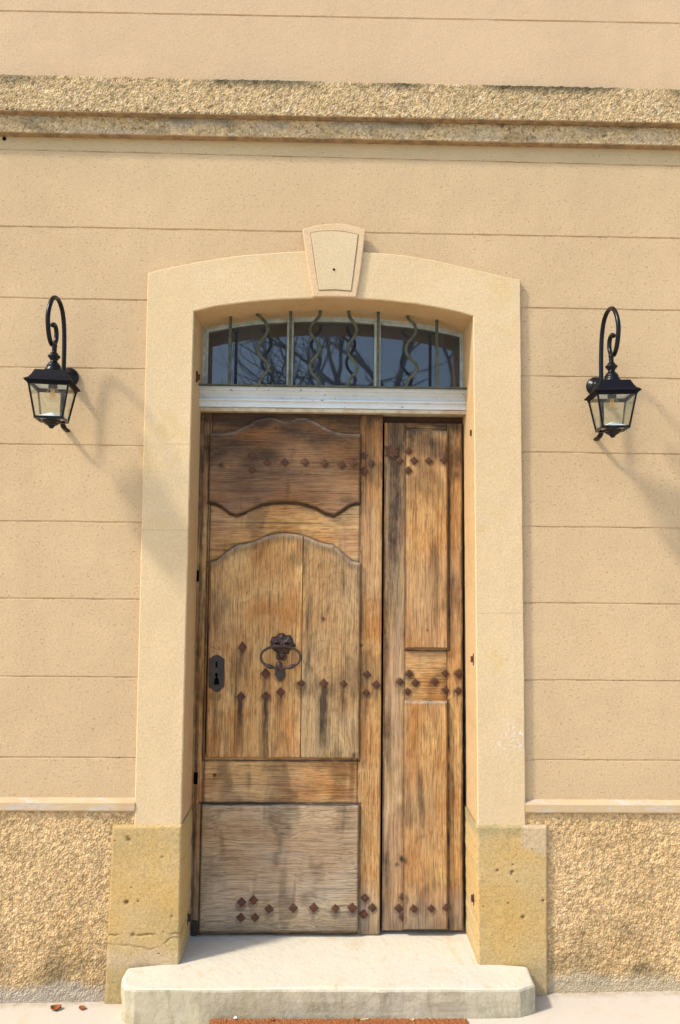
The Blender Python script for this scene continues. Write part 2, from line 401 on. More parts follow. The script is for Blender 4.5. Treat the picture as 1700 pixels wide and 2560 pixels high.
# ------------------------------------------------------------------ ground
def gz(x, y):
    if y > -.30: return .027 + .017*max(-3, min(3, x)) + .10*(-.02 - min(y, .3))
    return .027 + .017*max(-3, min(3, x)) + .10*.28
gx = [-80, -30, -12, -6, -3.5, -2, -1.2, -.6, 0, .6, 1.2, 2, 3.5, 6, 12, 30, 80]
gy = [-90, -40, -18, -9, -5, -3, -1.8, -1, -.6, -.3, -.15, -.04, .3]
vs = [(x, y, gz(x, y)) for y in gy for x in gx]; nx = len(gx)
fs = [(j*nx+i, j*nx+i+1, (j+1)*nx+i+1, (j+1)*nx+i) for j in range(len(gy)-1) for i in range(nx-1)]
g = mk('ground', vs, fs, M_GROUND, smooth=True); g['kind'] = 'structure'

# ------------------------------------------------------------------ house
HOUSE = thing('stone_house', 'beige rendered house front with the old wooden door and white framed fanlight', 'house', (0, 0, 0))
def nz(x, y, z): return noise.noise(Vector((x, y, z)))

# main wall in incised courses; three fields round the opening
JOINTS = [.857, 1.147, 1.432, 1.718, 2.004, 2.298, 2.566, 2.850, 3.150, 3.728, 4.12, 4.5]
def wall_rows(zlo, zhi):
    rows = [(zlo, 0, None)]
    for k, j in enumerate(JOINTS):
        if zlo+.02 < j < zhi-.02:
            wd = .0026 if j != 3.150 else .0016
            for dz, yy in ((-wd-.0012, 0), (-wd*.6, .0045), (wd*.6, .0045), (wd+.0012, 0)): rows.append((j+dz, yy, k))
    rows.append((zhi, 0, None)); return rows
def wall_field(mb, x0, x1, zlo, zhi):
    rows = wall_rows(zlo, zhi); xs = []; x = x0
    while x < x1-1e-6:
        xs.append(x); x += .018 if abs(x) < 1.7 else .3
    xs.append(x1)
    tilt = {2: .012, 1: .004, 3: .004}
    vs = []
    for z, yy, k in rows:
        for x in xs:
            dz = 0; q = yy
            if k is not None:
                dz = .0014*nz(x*6, k*9.1, 0) + .0009*nz(x*28, k*5, 2) - {9: -.005, 8: .005, 4: .003, 5: .003, 6: .003}.get(k, 0)*x
                if yy: q = yy*(.75+.6*nz(x*14, k*3.3, 5))
            vs.append((x, q, z+dz))
    nx = len(xs); nr = len(rows)
    fs = [(j*nx+i, j*nx+i+1, (j+1)*nx+i+1, (j+1)*nx+i) for j in range(nr-1) for i in range(nx-1)]
    n0 = len(vs)
    vs += [(x0, .3, zlo), (x1, .3, zlo), (x1, .3, zhi), (x0, .3, zhi)]
    fs += [(n0, n0+1, n0+2, n0+3)]
    mb.add(vs, fs)
mb = MB()
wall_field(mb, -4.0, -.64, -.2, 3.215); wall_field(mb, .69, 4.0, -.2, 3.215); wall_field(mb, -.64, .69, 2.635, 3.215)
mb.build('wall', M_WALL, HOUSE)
mb = MB(); wall_field(mb, -4.0, 4.0, 3.40, 5.2)
up = mb.build('upper_wall', M_WALLUP, HOUSE)
mb = MB(); mb.box(-4.0, 4.0, .0, .3, 3.215, 3.40); mb.build('wall_core', M_WALL, HOUSE)
# body of the house so that it has depth and a flat roof edge
mb = MB(); mb.box(-4, -3.8, .3, 5, -.2, 5.2).box(3.8, 4, .3, 5, -.2, 5.2).box(-3.8, 3.8, 4.8, 5, -.2, 5.2)
mb.build('side_walls', M_WALLUP, HOUSE)
mb = MB(); mb.box(-4.15, 4.15, -.15, 5.15, 5.2, 5.3); mb.build('roof', M_BAND, HOUSE)

def set_attr(o, name, fn):
    a = o.data.attributes.new(name, 'FLOAT', 'POINT')
    a.data.foreach_set('value', [max(0., min(1., fn(v.co))) for v in o.data.vertices])

def pebble(x, z, sc=1.0):
    p = Vector((x*160*sc, 0, z*160*sc))
    d = noise.voronoi(p)[0]
    a = (1-min(1, d[0]*1.25))
    return .0040*a + .0028*noise.noise(Vector((x*52, 3, z*52))) + .0018*noise.noise(Vector((x*14, 7, z*14)))
def rough_field(name, x0, x1, zb, zt, Yf, mat, amp=1.0, step=.0036, smooth_base=0, edge=.006, sc=1.0):
    xs = []; x = x0
    while x < x1: xs.append(x); x += step if abs(x) < 1.48 else .05
    xs.append(x1)
    nr = max(2, int((zt-zb(0))/step)); vs = []
    for j in range(nr+1):
        for x in xs:
            b = zb(x); z = b+(zt-b)*j/nr
            a = amp
            if smooth_base: a *= .22+.78*sstep(.0, smooth_base*(1+.8*nz(x*7, 1, 1)), z-b-.01)
            q = Yf - pebble(x, z, sc)*a + .002
            if zt-z < edge: q += (edge-(zt-z))*.5
            jz = .002*nz(x*60, z*60, 4) if 0 < j < nr else .003*nz(x*50, 0, 3)
            vs.append((x, q, z+jz))
    nx = len(xs)
    fs = [(j*nx+i, j*nx+i+1, (j+1)*nx+i+1, (j+1)*nx+i) for j in range(nr) for i in range(nx-1)]
    # bottom / top returns to the wall
    n0 = len(vs); vs += [(x, .02, zb(x)) for x in xs] + [(x, .02, zt) for x in xs]
    fs += [(i, i+1, n0+i+1, n0+i) for i in range(nx-1)] + [(nr*nx+i, nr*nx+i+1, n0+nx+i+1, n0+nx+i) for i in range(nx-1)]
    m0 = len(vs)
    for i0 in (0, nx-1): vs += [(vs[j*nx+i0][0], .02, vs[j*nx+i0][2]) for j in range(nr+1)]
    for e_, i0 in enumerate((0, nx-1)): fs += [(j*nx+i0, (j+1)*nx+i0, m0+e_*(nr+1)+j+1, m0+e_*(nr+1)+j) for j in range(nr)]
    return mk(name, vs, fs, mat, HOUSE)
# cornice: two rough fascias
c1 = rough_field('cornice', -4, 4, lambda x: 3.288+.002*x, 3.43, -.046, M_BAND, .9, .005, sc=1.0)
c2 = rough_field('cornice_lower_band', -4, 4, lambda x: 3.212, 3.2875, -.024, M_BAND, .7, .005, sc=1.15)
set_attr(c1, 'dirt_shade', lambda c: (.9*sstep(3.296, 3.291, c.z)*sstep(-.5, .1, nz(c.x*5, 3, 3)) if c.y > -.045 and c.z < 3.3 else 0)+(.95*sstep(3.385, 3.43, c.z)*sstep(-.2, .35, nz(c.x*3.1, 1, c.z*8))+.35*sstep(.1, .5, nz(c.x*22, 2, c.z*22))*sstep(3.35, 3.43, c.z)))
set_attr(c1, 'pale', lambda c: 0)
set_attr(c2, 'dirt_shade', lambda c: (.55)*sstep(3.25, 3.285, c.z+.012*nz(c.x*14, 0, 0))*sstep(-.35, .3, nz(c.x*2.7, 5, 0))+.35*sstep(.1, .4, nz(c.x*9, 8, c.z*20)))  # lower band darkens in patches towards its top
set_attr(c2, 'pale', lambda c: .30*sstep(-.1, .3, nz(c.x*6, 9, c.z*12)))
# smooth lips under each fascia
mb = MB(); mb.box(-4, 4, -.044, .02, 3.2795, 3.2875)
def lip(name, z0, z1, Y, sl):
    xs = [-4+.04*i for i in range(201)]
    vs = []
    for x in xs:
        d = .0015*nz(x*20, 3, 0)+.001*nz(x*60, 3, 0)
        vs += [(x, Y+d, z0+sl*x+d), (x, Y-.001+d, z1+sl*x), (x, .01, z1+sl*x), (x, .01, z0+sl*x)]
    fs = []
    for i in range(200):
        a = i*4; b = a+4
        fs += [(a, b, b+1, a+1), (a+1, b+1, b+2, a+2), (a+3, b+3, b, a)]
    return mk(name, vs, fs, M_LIP, HOUSE)
M_LIP = simple('stained_lip', (.36, .235, .12), .9, .1, 0, .4, 60, (.22, .15, .08), 25)
lip('cornice_lip', 3.2845, 3.2878, -.047, .002); lip('cornice_lip', 3.208, 3.2118, -.028, 0)
# plinth
PY = -.013
pl = rough_field('plinth', -4, -.6815, lambda x: gz(x, -.03)-.01, .672, PY, M_RC, 1.0, .0036, .035)
pr = rough_field('plinth', .7325, 4, lambda x: gz(x, -.03)-.01, .672, PY, M_RC, 1.0, .0036, .05)
for o in (pl, pr):
    set_attr(o, 'dirt_shade', lambda c: .55*sstep(.26, .10, c.z+.12*nz(c.x*5, 2, c.z*5))*sstep(.04, .09, c.z)*sstep(-.4, .4, nz(c.x*9, 1, c.z*9))+.15*sstep(.05, .4, nz(c.x*18, 5, c.z*18)))
    set_attr(o, 'pale', lambda c: .75*sstep(.105+.017*c.x, .060+.017*c.x, c.z+.035*nz(c.x*6, 2, 0)+.012*nz(c.x*40, c.z*40, 0)))
def ledge(x0, x1):
    xs = [x0+(x1-x0)*i/120 for i in range(121)]; vs = []
    for x in xs:
        d = .0012*nz(x*25, 1, 0)
        vs += [(x, .01, .717+d), (x, -.001, .715+.003*max(0, nz(x*18, 4, 0))), (x, -.019+d, .7065), (x, -.0235+d, .703), (x, -.0245+d, .678+d), (x, -.020, .6725+d*2), (x, .01, .671)]
    fs = [(i*7+k, i*7+7+k, i*7+8+k, i*7+1+k) for i in range(120) for k in range(6)]+[(0, 1, 2, 3, 4, 5, 6), tuple(840+k for k in range(7))]
    return mk('plinth_ledge', vs, fs, M_LEDGE, HOUSE)
n = NT('ledge_stone', .9, .15)
c = n.mix(n.ramp(n.noise(6, 4), [(.4, 0), (.6, 1)]), (.50, .37, .215), (.47, .33, .18))
c = n.mix(n.ramp(n.noise(1, 6, .75, vec=n.map((9, 9, 40))), [(.52, 0), (.62, .8)]), c, (.47, .43, .385))
n.col(c); n.nrm(n.bump(n.noise(50, 5), .4, .003)); M_LEDGE = n.m
ledge(-4, -.682); ledge(.7335, 4)

# ------------------------------------------------------------------ door surround
SY = -.020
def pw(lst, Y): return [P(x, y, Y) for x, y in lst]
outer_top = pw([(369, 682), (420, 669), (480, 657), (540, 647), (600, 638), (680, 632), (760, 627), (850, 626), (912, 629), (1000, 636), (1090, 651), (1180, 672), (1260, 690), (1301, 699)], SY)
inner_top = pw([(484.5, 778), (540, 765), (600, 757), (660, 751), (722, 748), (779, 745), (850, 745), (896, 746), (960, 750), (1030, 758), (1100, 769), (1150, 780), (1183, 790)], SY)
bl = (P(335, 2061, SY)[0], P(335, 2061, SY)[1]-.012); br = (P(1315, 2063, SY)[0], P(1315, 2063, SY)[1]-.012)
il = (P(453, 2061, SY)[0], bl[1]); ir = (P(1194, 2063, SY)[0], br[1])
fo = interp(outer_top); fi = interp(inner_top)
def dense(a, b, step=.025, jit=.0012, sd=0):
    a, b = Vector(a), Vector(b); m = max(1, int((b-a).length/step)); out = []
    nn = Vector((-(b-a).y, (b-a).x)).normalized()
    for i in range(m):
        p = a+(b-a)*i/m
        if i: p += nn*jit*(nz(p.x*22+sd, p.y*22, sd)+.5*nz(p.x*70, p.y*70, sd))
        out.append((p.x, p.y))
    return out
NS = 64
def surround():
    # matched outer/inner rings -> quads, front + reveal + outside return
    O = []; I = []
    ol, orr = outer_top[0], outer_top[-1]; ixl, ixr = inner_top[0], inner_top[-1]
    for i in range(60):
        t = i/60; O.append((bl[0]+(ol[0]-bl[0])*t, bl[1]+(ol[1]-bl[1])*t)); I.append((il[0]+(ixl[0]-il[0])*t, il[1]+(ixl[1]-il[1])*t))
    for i in range(NS+1):
        t = i/NS; xo = ol[0]+(orr[0]-ol[0])*t; xi = ixl[0]+(ixr[0]-ixl[0])*t
        O.append((xo, fo(xo))); I.append((xi, fi(xi)))
    for i in range(60):
        t = (i+1)/60; O.append((orr[0]+(br[0]-orr[0])*t, orr[1]+(br[1]-orr[1])*t)); I.append((ixr[0]+(ir[0]-ixr[0])*t, ixr[1]+(ir[1]-ixr[1])*t))
    m = len(O); vs = []
    for k in range(m):
        o_ = Vector(O[k]); i_ = Vector(I[k])
        j1 = .0016*nz(o_.x*20, o_.y*20, 1)+.001*nz(o_.x*70, o_.y*70, 1); j2 = .0012*nz(i_.x*20, i_.y*20, 5)+.0008*nz(i_.x*70, i_.y*70, 5)
        dr = (o_-i_).normalized(); o_ += dr*j1; i_ += dr*j2
        ch = .004
        ring = [(o_.x, .012, o_.y), (o_.x, SY+ch, o_.y), (o_.x-dr.x*ch, SY, o_.y-dr.y*ch)]
        for t in (.75, .5, .25): 
            q = i_+(o_-i_)*t; ring.append((q.x, SY+.0015*nz(q.x*5, q.y*5, 2), q.y))
        ring += [(i_.x+dr.x*ch, SY, i_.y+dr.y*ch), (i_.x, SY+ch, i_.y), (i_.x, .06, i_.y), (i_.x, .27, i_.y)]
        vs += ring
    r_ = 10
    fs = [(k*r_+a, (k+1)*r_+a, (k+1)*r_+a+1, k*r_+a+1) for k in range(m-1) for a in range(r_-1)]
    e = [(0, 1, 2, 3, 4, 5, 6, 7, 8, 9), tuple((m-1)*r_+a for a in range(r_))]
    o = mk('door_surround', vs, fs+e, M_SUR, HOUSE, smooth=False)
    o.data.materials.append(M_REV)
    for p in o.data.polygons:
        if min(o.data.vertices[i].co.y for i in p.vertices) > SY+.003 and len(p.vertices) == 4 and max(o.data.vertices[i].co.y for i in p.vertices) > .05: p.material_index = 1
    return o
surround()
# keystone: raised margin with a recessed rough field
KY = -.034
def poly_prism(name, pts, yf, yb, mat, parent, bev=.003, label=None):
    n_ = len(pts); vs = [(x, yf, z) for x, z in pts]+[(x, yb, z) for x, z in pts]
    fs = [tuple(range(n_)), tuple(range(n_, 2*n_))[::-1]]+[(i, (i+1) % n_, n_+(i+1) % n_, n_+i) for i in range(n_)]
    return mk(name, vs, fs, mat, parent, bevel=bev, label=label)
def kz(x, y): return (720+x/6.533, 540+y/6.533)
ko = pw([kz(*q) for q in ((235, 210), (330, 180), (480, 145), (640, 122), (800, 116), (930, 125), (1080, 160), (1190, 190), (1268, 222), (1240, 480), (1200, 800), (1155, 1100), (1112, 1325), (900, 1318), (640, 1315), (405, 1320), (340, 950), (280, 560))], KY)
ki = pw([kz(*q) for q in ((360, 272), (500, 245), (640, 236), (780, 236), (920, 248), (1040, 272), (1155, 298), (1120, 620), (1075, 950), (1035, 1235), (760, 1215), (500, 1225), (440, 850), (400, 560))], KY)
poly_prism('keystone', ko, KY, -.012, M_SMOOTH, HOUSE, .004)
# incised line + rough central field (butted 1.5 mm proud)
def inset(pts, d):
    c_ = Vector((sum(p[0] for p in pts)/len(pts), sum(p[1] for p in pts)/len(pts)))
    return [tuple(Vector(p)+(c_-Vector(p)).normalized()*d) for p in pts]
poly_prism('keystone_line', ki, KY-.0008, KY+.004, simple('incised_line', (.27, .19, .10), .95, .1), HOUSE, 0)
poly_prism('keystone_field', inset(ki, .0036), KY-.0028, KY+.004, M_KEY, HOUSE, .0015)
kh = P(*kz(750, 880), KY); mb = MB(); mb.lathe([(.0045, 0), (.0045, .002)], (kh[0], KY-.0028, kh[1]), 14, 'Y'); mb.build('drill_hole', M_BLACK, HOUSE)
wh = P(11, 347, 0); mb = MB(); mb.lathe([(.0075, 0), (.0075, .002)], (wh[0], .0, wh[1]), 14, 'Y'); mb.build('drill_hole', M_BLACK, HOUSE)

# base blocks of ochre stone
BY = -.031
PITS = [(*P(316, 2257, BY), .008, 1), (*P(321, 2101, BY), .0075, .8), (*P(318, 2095, BY), .006, .6), (*P(332, 2338, BY), .007, .7), (*P(345, 2254, BY), .004, .6), (*P(405, 2145, BY), .006, .4), (*P(1244, 2177, BY), .005, .8), (*P(1281, 2181, BY), .006, .9), (*P(1308, 2294, BY), .006, .9), (*P(1359, 2253, BY), .004, .9), (*P(430, 2292, BY), .006, .4)]
CRZ = P(330, 2338, BY)[1]
def blk_mark(x, z):
    m = 0
    for px_, pz_, pr_, ps_ in PITS:
        if abs(x-px_) < .03 and abs(z-pz_) < .03: m = max(m, ps_*math.exp(-(((x-px_)/1.25)**2+(z-pz_)**2)/pr_**2*1.3))
    if x < 0:
        l = CRZ+.008*nz(x*22, 3, 3)+.003*nz(x*70, 2, 2)
        m = max(m, .55*math.exp(-((z-l)/.003)**2)*sstep(-.3, .1, nz(x*15, 8, 1)))
        l = CRZ-.045-.1*(x+.62)*(x < -.58)+.035*sstep(-.58, -.54, x)+.008*nz(x*30, 3, 9)
        m = max(m, .38*math.exp(-((z-l)/.0028)**2)*sstep(-.5, .2, nz(x*20, 4, 4)))
    return m
def block(name, corners, yf, amp, dirtf, palef, label):
    # corners: front face quad bl, br, tr, tl (x,z); dense rounded front + returns
    (ax, az), (bx, bz), (cx, cz), (dx, dz) = corners
    nu, nv = 90, 190; vs = []; W = nu+1
    rr = .008
    for j in range(nv+1):
        v = j/nv
        for i in range(nu+1):
            u = i/nu
            x = (ax*(1-u)+bx*u)*(1-v)+(dx*(1-u)+cx*u)*v; z = (az*(1-u)+bz*u)*(1-v)+(dz*(1-u)+cz*u)*v
            e = min(u*.28, (1-u)*.28, (1-v)*.5)
            y = yf + (rr*(1-min(1, e/rr))**2)
            y -= amp*(.10*nz(x*60, 1, z*60)+.10*nz(x*30, 2, z*30)+.6*nz(x*5, 3, z*5)) - amp*.4
            if u in (0, 1): x += .0025*nz(3, z*25, u*9)+.0015*nz(3, z*80, u*9)
            if v == 1: z += .002*nz(x*30, 5, 0)
            y += .009*blk_mark(x, z)
            vs.append((x, y, z))
    fs = [(j*W+i, j*W+i+1, (j+1)*W+i+1, (j+1)*W+i) for j in range(nv) for i in range(nu)]
    for i0, dpt in ((0, None), (nu, None)):
        n0 = len(vs); yb = .27 if (i0 == nu) == (ax < 0) else .01
        for j in range(nv+1): q = vs[j*W+i0]; vs.append((q[0], yb, q[2]))
        fs += [(j*W+i0, (j+1)*W+i0, n0+j+1, n0+j) for j in range(nv)]
    n0 = len(vs)
    for i in range(nu+1): q = vs[nv*W+i]; vs.append((q[0], .01, q[2]))
    fs += [(nv*W+i, nv*W+i+1, n0+i+1, n0+i) for i in range(nu)]
    o = mk(name, vs, fs, M_OCHRE, HOUSE, label=label)
    for p in o.data.polygons: p.use_smooth = True
    set_attr(o, 'dirt_shade', dirtf); set_attr(o, 'mark', lambda c: blk_mark(c.x, c.z)+(.6*sstep(.006, 0, min(abs(c.x-(corners[0][0]+(corners[3][0]-corners[0][0])*(c.z-.03)/.6)), 9)) if corners[0][0] < 0 and c.y < 0 else 0)); set_attr(o, 'pale', palef); return o
bL = [P(259, 2515, BY), (P(449, 2415, BY)[0], gz(-.5, 0)-.02), P(454, 2064, BY), P(279, 2066, BY)]
bL[0] = (bL[0][0], gz(-.7, 0)-.02)
bR = [(P(1196, 2415, BY)[0], gz(.5, 0)-.02), (P(1371, 2488, BY)[0], gz(.7, 0)-.02), P(1370, 2066, BY), P(1192, 2065, BY)]
block('base_block', bL, BY, .006,
      lambda c: .25*sstep(-.1, .45, nz(c.x*6, 4, c.z*6))+.6*sstep(.17, .05, c.z+.03*nz(c.x*12, 0, c.z*9)),
      lambda c: .8*sstep(.0, .03, .205+.035*nz(c.x*11, 0, 1)-c.z)*sstep(.12, .16, c.z+.02*nz(c.x*20, 1, 0)), 'ochre base block left of the step with a mortar patched foot')
block('base_block', bR, BY, .006,
      lambda c: .75*sstep(.575, .615, c.z+.012*nz(c.x*20, 0, 0))*sstep(.73, .71, c.x)+.5*sstep(.20, .10, c.z+.04*nz(c.x*8, 0, c.z*8))*sstep(-.3, .2, nz(c.x*14, 6, c.z*14)),
      lambda c: .9*sstep(.555, .565, c.z-(c.x-.71)*-.4)*sstep(.715, .72, c.x)+.5*sstep(.13, .09, c.z), 'ochre base block right of the step with a dark mossy top strip')

# ------------------------------------------------------------------ step
SZ = .147
def step():
    pts = [G(317, 2420.5, SZ), G(306, 2440, SZ), G(304, 2458, SZ), G(314, 2468, SZ), G(336, 2474, SZ)]
    pts += [G(x, 2474-.0014*(x-336), SZ) for x in range(380, 1290, 30)]
    pts += [G(1300, 2472.7, SZ), G(1337, 2459, SZ), G(1320, 2417.6, SZ)]
    pts = [(x+.0015*nz(x*30, y*30, 0), y+.002*nz(x*26, y*26, 9)) for x, y in pts]
    pts += [(ir[0]+.02, -.02), (ir[0]+.02, .30), (il[0]-.02, .30), (il[0]-.02, -.02)]
    n_ = len(pts); cx, cy = .05, 0
    rows = [(SZ+.0, -.012), (SZ-.003, -.004), (SZ-.009, 0), (SZ-.04, .001), (SZ-.075, -.001), (.0, .001)]
    vs = []
    for k, (z, off) in enumerate(rows):
        for x, y in pts:
            d = Vector((x-cx, (y-cy)*2)).normalized()*off
            jn = .002*nz(x*30, y*30, z*40)+.0025*nz(x*9, y*9, z*20) if k > 0 else 0
            vs.append((x+d.x+jn, y+d.y+jn, z+(.0008*nz(x*20, y*20, 1))))
    fs = [tuple(range(n_))]
    for k in range(len(rows)-1):
        fs += [(k*n_+i, k*n_+(i+1) % n_, (k+1)*n_+(i+1) % n_, (k+1)*n_+i) for i in range(n_)]
    o = mk('door_step', vs, fs, M_STEP)
    tag(o, 'timeworn pale stone doorstep with clipped corners below the wooden door', 'doorstep')
step()

# ------------------------------------------------------------------ door leaves
DY = .172
def W_(x, y, Y=DY): return P(x, y, Y)
z6 = lambda x, y: (470+x/3.136, 1010+y/3.136)
z7 = lambda x, y: (900+x/4.9, 1010+y/4.9)
zm = lambda x, y: (480+x/3.136, 1460+y/3.136)
zr = lambda x, y: (880+x/3.136, 1460+y/3.136)
zb_ = lambda x, y: (440+x/2.9037, 1880+y/2.9037)
zq = lambda x, y: (880+x/3.0154, 1950+y/3.0154)
STUDS_L = [z6(*p) for p in ((501,403),(501,518),(620,457),(757,457),(917,458),(1070,463),(1203,475),(1290,462),(1378,403),(1378,527),(1438,463))]
STUDS_L += [zm(*p) for p in ((396,498),(383,885),(576,703),(690,712),(579,880),(695,848),(857,780),(1032,778),(1187,783),(1373,710),(1368,857),(1443,792))]
STUDS_L += [zb_(*p) for p in ((475,1093),(562,1078),(675,1142),(850,1135),(1000,1130),(1157,1138),(1278,1133),(1372,1063),(1362,1180),(1425,1133),(470,1205),(573,1205))]
STUDS_R = [z7(*p) for p in ((485,693),(593,572),(664,693),(590,812),(843,695),(1030,688))]
STUDS_R += [zr(*p) for p in ((378,768),(448,703),(496,775),(437,845),(648,765),(731,700),(735,833),(838,703),(834,840))]
STUDS_R += [zq(*p) for p in ((387,885),(352,970),(382,1035),(465,972),(598,972),(712,965))]
TZ = W_(700, 1032)[1]                     # under the transom rail
STREAK = []
for i, s in enumerate(STUDS_L+STUDS_R):
    x, z = W_(*s)
    ln = {11: .10, 12: .22, 13: .10, 15: .32, 16: .10, 18: .35, 19: .2, 20: .09, 21: .10, 22: .08, 14: .03, 28: .07, 27: .07, 29: .05, 30: .05}.get(i, .06 if 1.2 > z > .3 else .035)
    st = {12: 1.0, 15: 1.0, 18: 1.1, 11: .7, 19: .75, 16: .7}.get(i, .6)
    STREAK.append((x, z, ln, st, .015 if i == 18 else .010))
lx, lz = W_(540, 1735); STREAK.append((lx, lz, .30, .55, .009))
XM = W_(957, 1500)[0]
def crv(fn, pts, Y=DY-.017): return interp([P(*fn(*p), Y) for p in pts])
p1t = crv(z6, ((160,225),(280,222),(380,200),(470,155),(540,115),(620,98),(690,102),(740,122),(762,135),(790,122),(850,103),(920,103),(990,125),(1060,170),(1140,210),(1220,228),(1356,232)))
p1b = crv(z6, ((160,770),(215,780),(270,815),(320,855),(375,872),(430,855),(500,820),(580,787),(680,772),(760,768),(850,775),(930,790),(1010,820),(1080,860),(1145,875),(1200,845),(1260,800),(1310,780),(1356,775)))
p2t = crv(z6, ((158,1245),(225,1222),(290,1165),(350,1125),(385,1105),(450,1095),(520,1078),(600,1040),(680,1018),(760,1012),(850,1020),(940,1045),(1020,1080),(1080,1098),(1140,1105),(1152,1122),(1190,1145),(1240,1195),(1290,1235),(1356,1248)))
P1B, P1T, P2T = p1b, p1t, p2t
CRACKS = [(*W_(*z6(915, 462)), *W_(*z6(1350, 467)), .7), (*W_(*z6(340, 288)), *W_(*z6(760, 320)), .5), (*W_(*z6(260, 635)), *W_(*z6(560, 590)), .35), (*W_(*zb_(1120, 862)), *W_(*zb_(1320, 870)), .5)]
VL = [(515.5, 1060, 1900, .0035, .95), (500.5, 2010, 2335, .0035, .9), (903, 1060, 1380, .003, .8), (901.5, 1380, 1900, .0028, .6), (899.5, 2010, 2335, .0032, .8),
      (1123.5, 1070, 1624, .0042, 1), (1122.5, 1752, 2336, .0035, .9), (1013, 1070, 1624, .0026, .7), (1009.5, 1752, 2336, .0022, .6), (1157, 1056, 2340, .006, .8), (494, 1060, 2330, .010, .65), (961, 1060, 2330, .004, .6)]
VL = [(W_(a, (b+c)/2)[0], W_(a, c)[1], W_(a, b)[1], w_, t_) for a, b, c, w_, t_ in VL]
HL = [(1901.5, 510, 900, .0042, 1), (2008, 500, 900, .0045, .95), (1627, 1012, 1123, .0042, 1), (1071, 1012, 1123, .003, .8), (1057, 958, 1158, .005, .8), (2333, 497, 900, .004, .9)]
HL = [(W_((b+c)/2, a)[1], W_(b, a)[0], W_(c, a)[0], w_, t_) for a, b, c, w_, t_ in HL]
KNOTS = [(*W_(*zq(525, 415)), .011, .45), (*W_(*zq(383, 600)), .013, 1.0), (*W_(*zq(340, 640)), .009, .8), (*W_(*zr(590, 362)), .006, .6), (*W_(*z6(690, 195)), .010, .7), (*W_(*z6(265, 490)), .016, .7),
         (*W_(*z6(1250, 760)), .03, .35), (*W_(*zm(1030, 270)), .008, .6), (*W_(*zm(1270, 1330)), .012, .8), (*W_(*z7(1200, 860)), .022, .6), (*W_(*z7(860, 365)), .02, .5), (*W_(*zb_(280, 170)), .006, .9), (*W_(*zm(1325, 480)), .006, .9), (*W_(*zb_(250, 860)), .05, .35), (*W_(*zb_(700, 100)), .05, .30)]
def dirt_shade_f(x, z):
    d = 0
    for kx, kz_, kr, kt in KNOTS:
        if abs(x-kx) < kr*2.5 and abs(z-kz_) < kr*2.5:
            rr = math.hypot(x-kx, z-kz_)*(1+.5*nz(x*60, z*60, kx*9)); d = max(d, kt*math.exp(-(rr/kr)**2)*(1 if kr > .008 else 1.2))
    wob = 1+.5*nz(x*30, z*30, 7)  # panel-edge lines below paint contact shadow along with grime
    for lx_, z0_, z1_, w_, t_ in VL:
        if abs(x-lx_) < w_*2.6 and z0_-.006 < z < z1_+.006: d = max(d, t_*math.exp(-((x-lx_)/w_/wob)**2))
    for lz_, x0_, x1_, w_, t_ in HL:
        if abs(z-lz_) < w_*2.6 and x0_-.004 < x < x1_+.004: d = max(d, t_*math.exp(-((z-lz_)/w_/wob)**2))
    if W_(515, 1300)[0] < x < W_(904, 1300)[0]:
        for f_, o_, w_, t_ in ((P1B, -.003, .0065, 1.0), (P1T, .004, .004, .55), (P2T, .004, .004, .6), (P2T, -.02, .016, .35)):
            e = abs(z-f_(x)-o_)
            if e < w_*2.4: d = max(d, t_*math.exp(-(e/w_/wob)**2))
    for sx, sz, ln, st, wd in STREAK:
        if sz-ln < z < sz+.03 and abs(x-sx) < .06:
            t = (sz-z)/ln
            ww = wd*(1+.8*max(0, t))
            d = max(d, st*math.exp(-((x-sx-.004*nz(z*20, sx*9, 0))/ww)**2)*(1-max(0, t))**.7*sstep(sz+.02, sz, z))
            rr = ((x-sx)**2+(z-sz+.006)**2)**.5
        if abs(z-sz) < .05 and abs(x-sx) < .05:
            rr = ((x-sx)**2+(z-sz+.006)**2)**.5
            d = max(d, .42*sstep(.028, .016, rr))  # soft dark halo paints the shadow round each stud
    for (ax, az, bx, bz, st) in CRACKS:
        if ax-.01 < x < bx+.01 and abs(z-(az+(bz-az)*(x-ax)/(bx-ax))) < .012:
            d = max(d, st*math.exp(-((z-(az+(bz-az)*(x-ax)/(bx-ax))-.0015*nz(x*40, 1, 1))/.0028)**2))
    # general soot/old varnish at the head of the door and on the meeting stile
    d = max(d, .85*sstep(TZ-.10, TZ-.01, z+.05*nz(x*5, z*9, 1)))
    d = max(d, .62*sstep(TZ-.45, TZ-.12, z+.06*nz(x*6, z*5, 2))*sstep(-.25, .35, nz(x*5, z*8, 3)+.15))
    d = max(d, .85*sstep(.06, .0, abs(x-XM-.045+.02*nz(z*4, 1, 1)))*sstep(1.0, 1.9, z+.25*nz(x*9, z*3, 3)))
    d = max(d, .6*sstep(.035, .0, abs(x-XM-.02))*sstep(-.3, .3, nz(x*20, z*4, 1)))
    d = max(d, .8*sstep(.05, .0, z-.135+.03*nz(x*8, 2, 2)), .38*sstep(.16, .02, z-.135+.07*nz(x*6, 5, 2)))
    d = max(d, .40*sstep(.25, .6, nz(x*22, z*2.2, 31)+.3*nz(x*60, z*9, 3)))
    d = max(d, .55*sstep(.035, .0, x-W_(480, 1900)[0])*sstep(-.3, .3, nz(x*9, z*4, 7)))
    d = max(d, .36*sstep(.1, .6, nz(x*9, z*4, 9)+.4*nz(x*30, z*16, 4)))
    return d
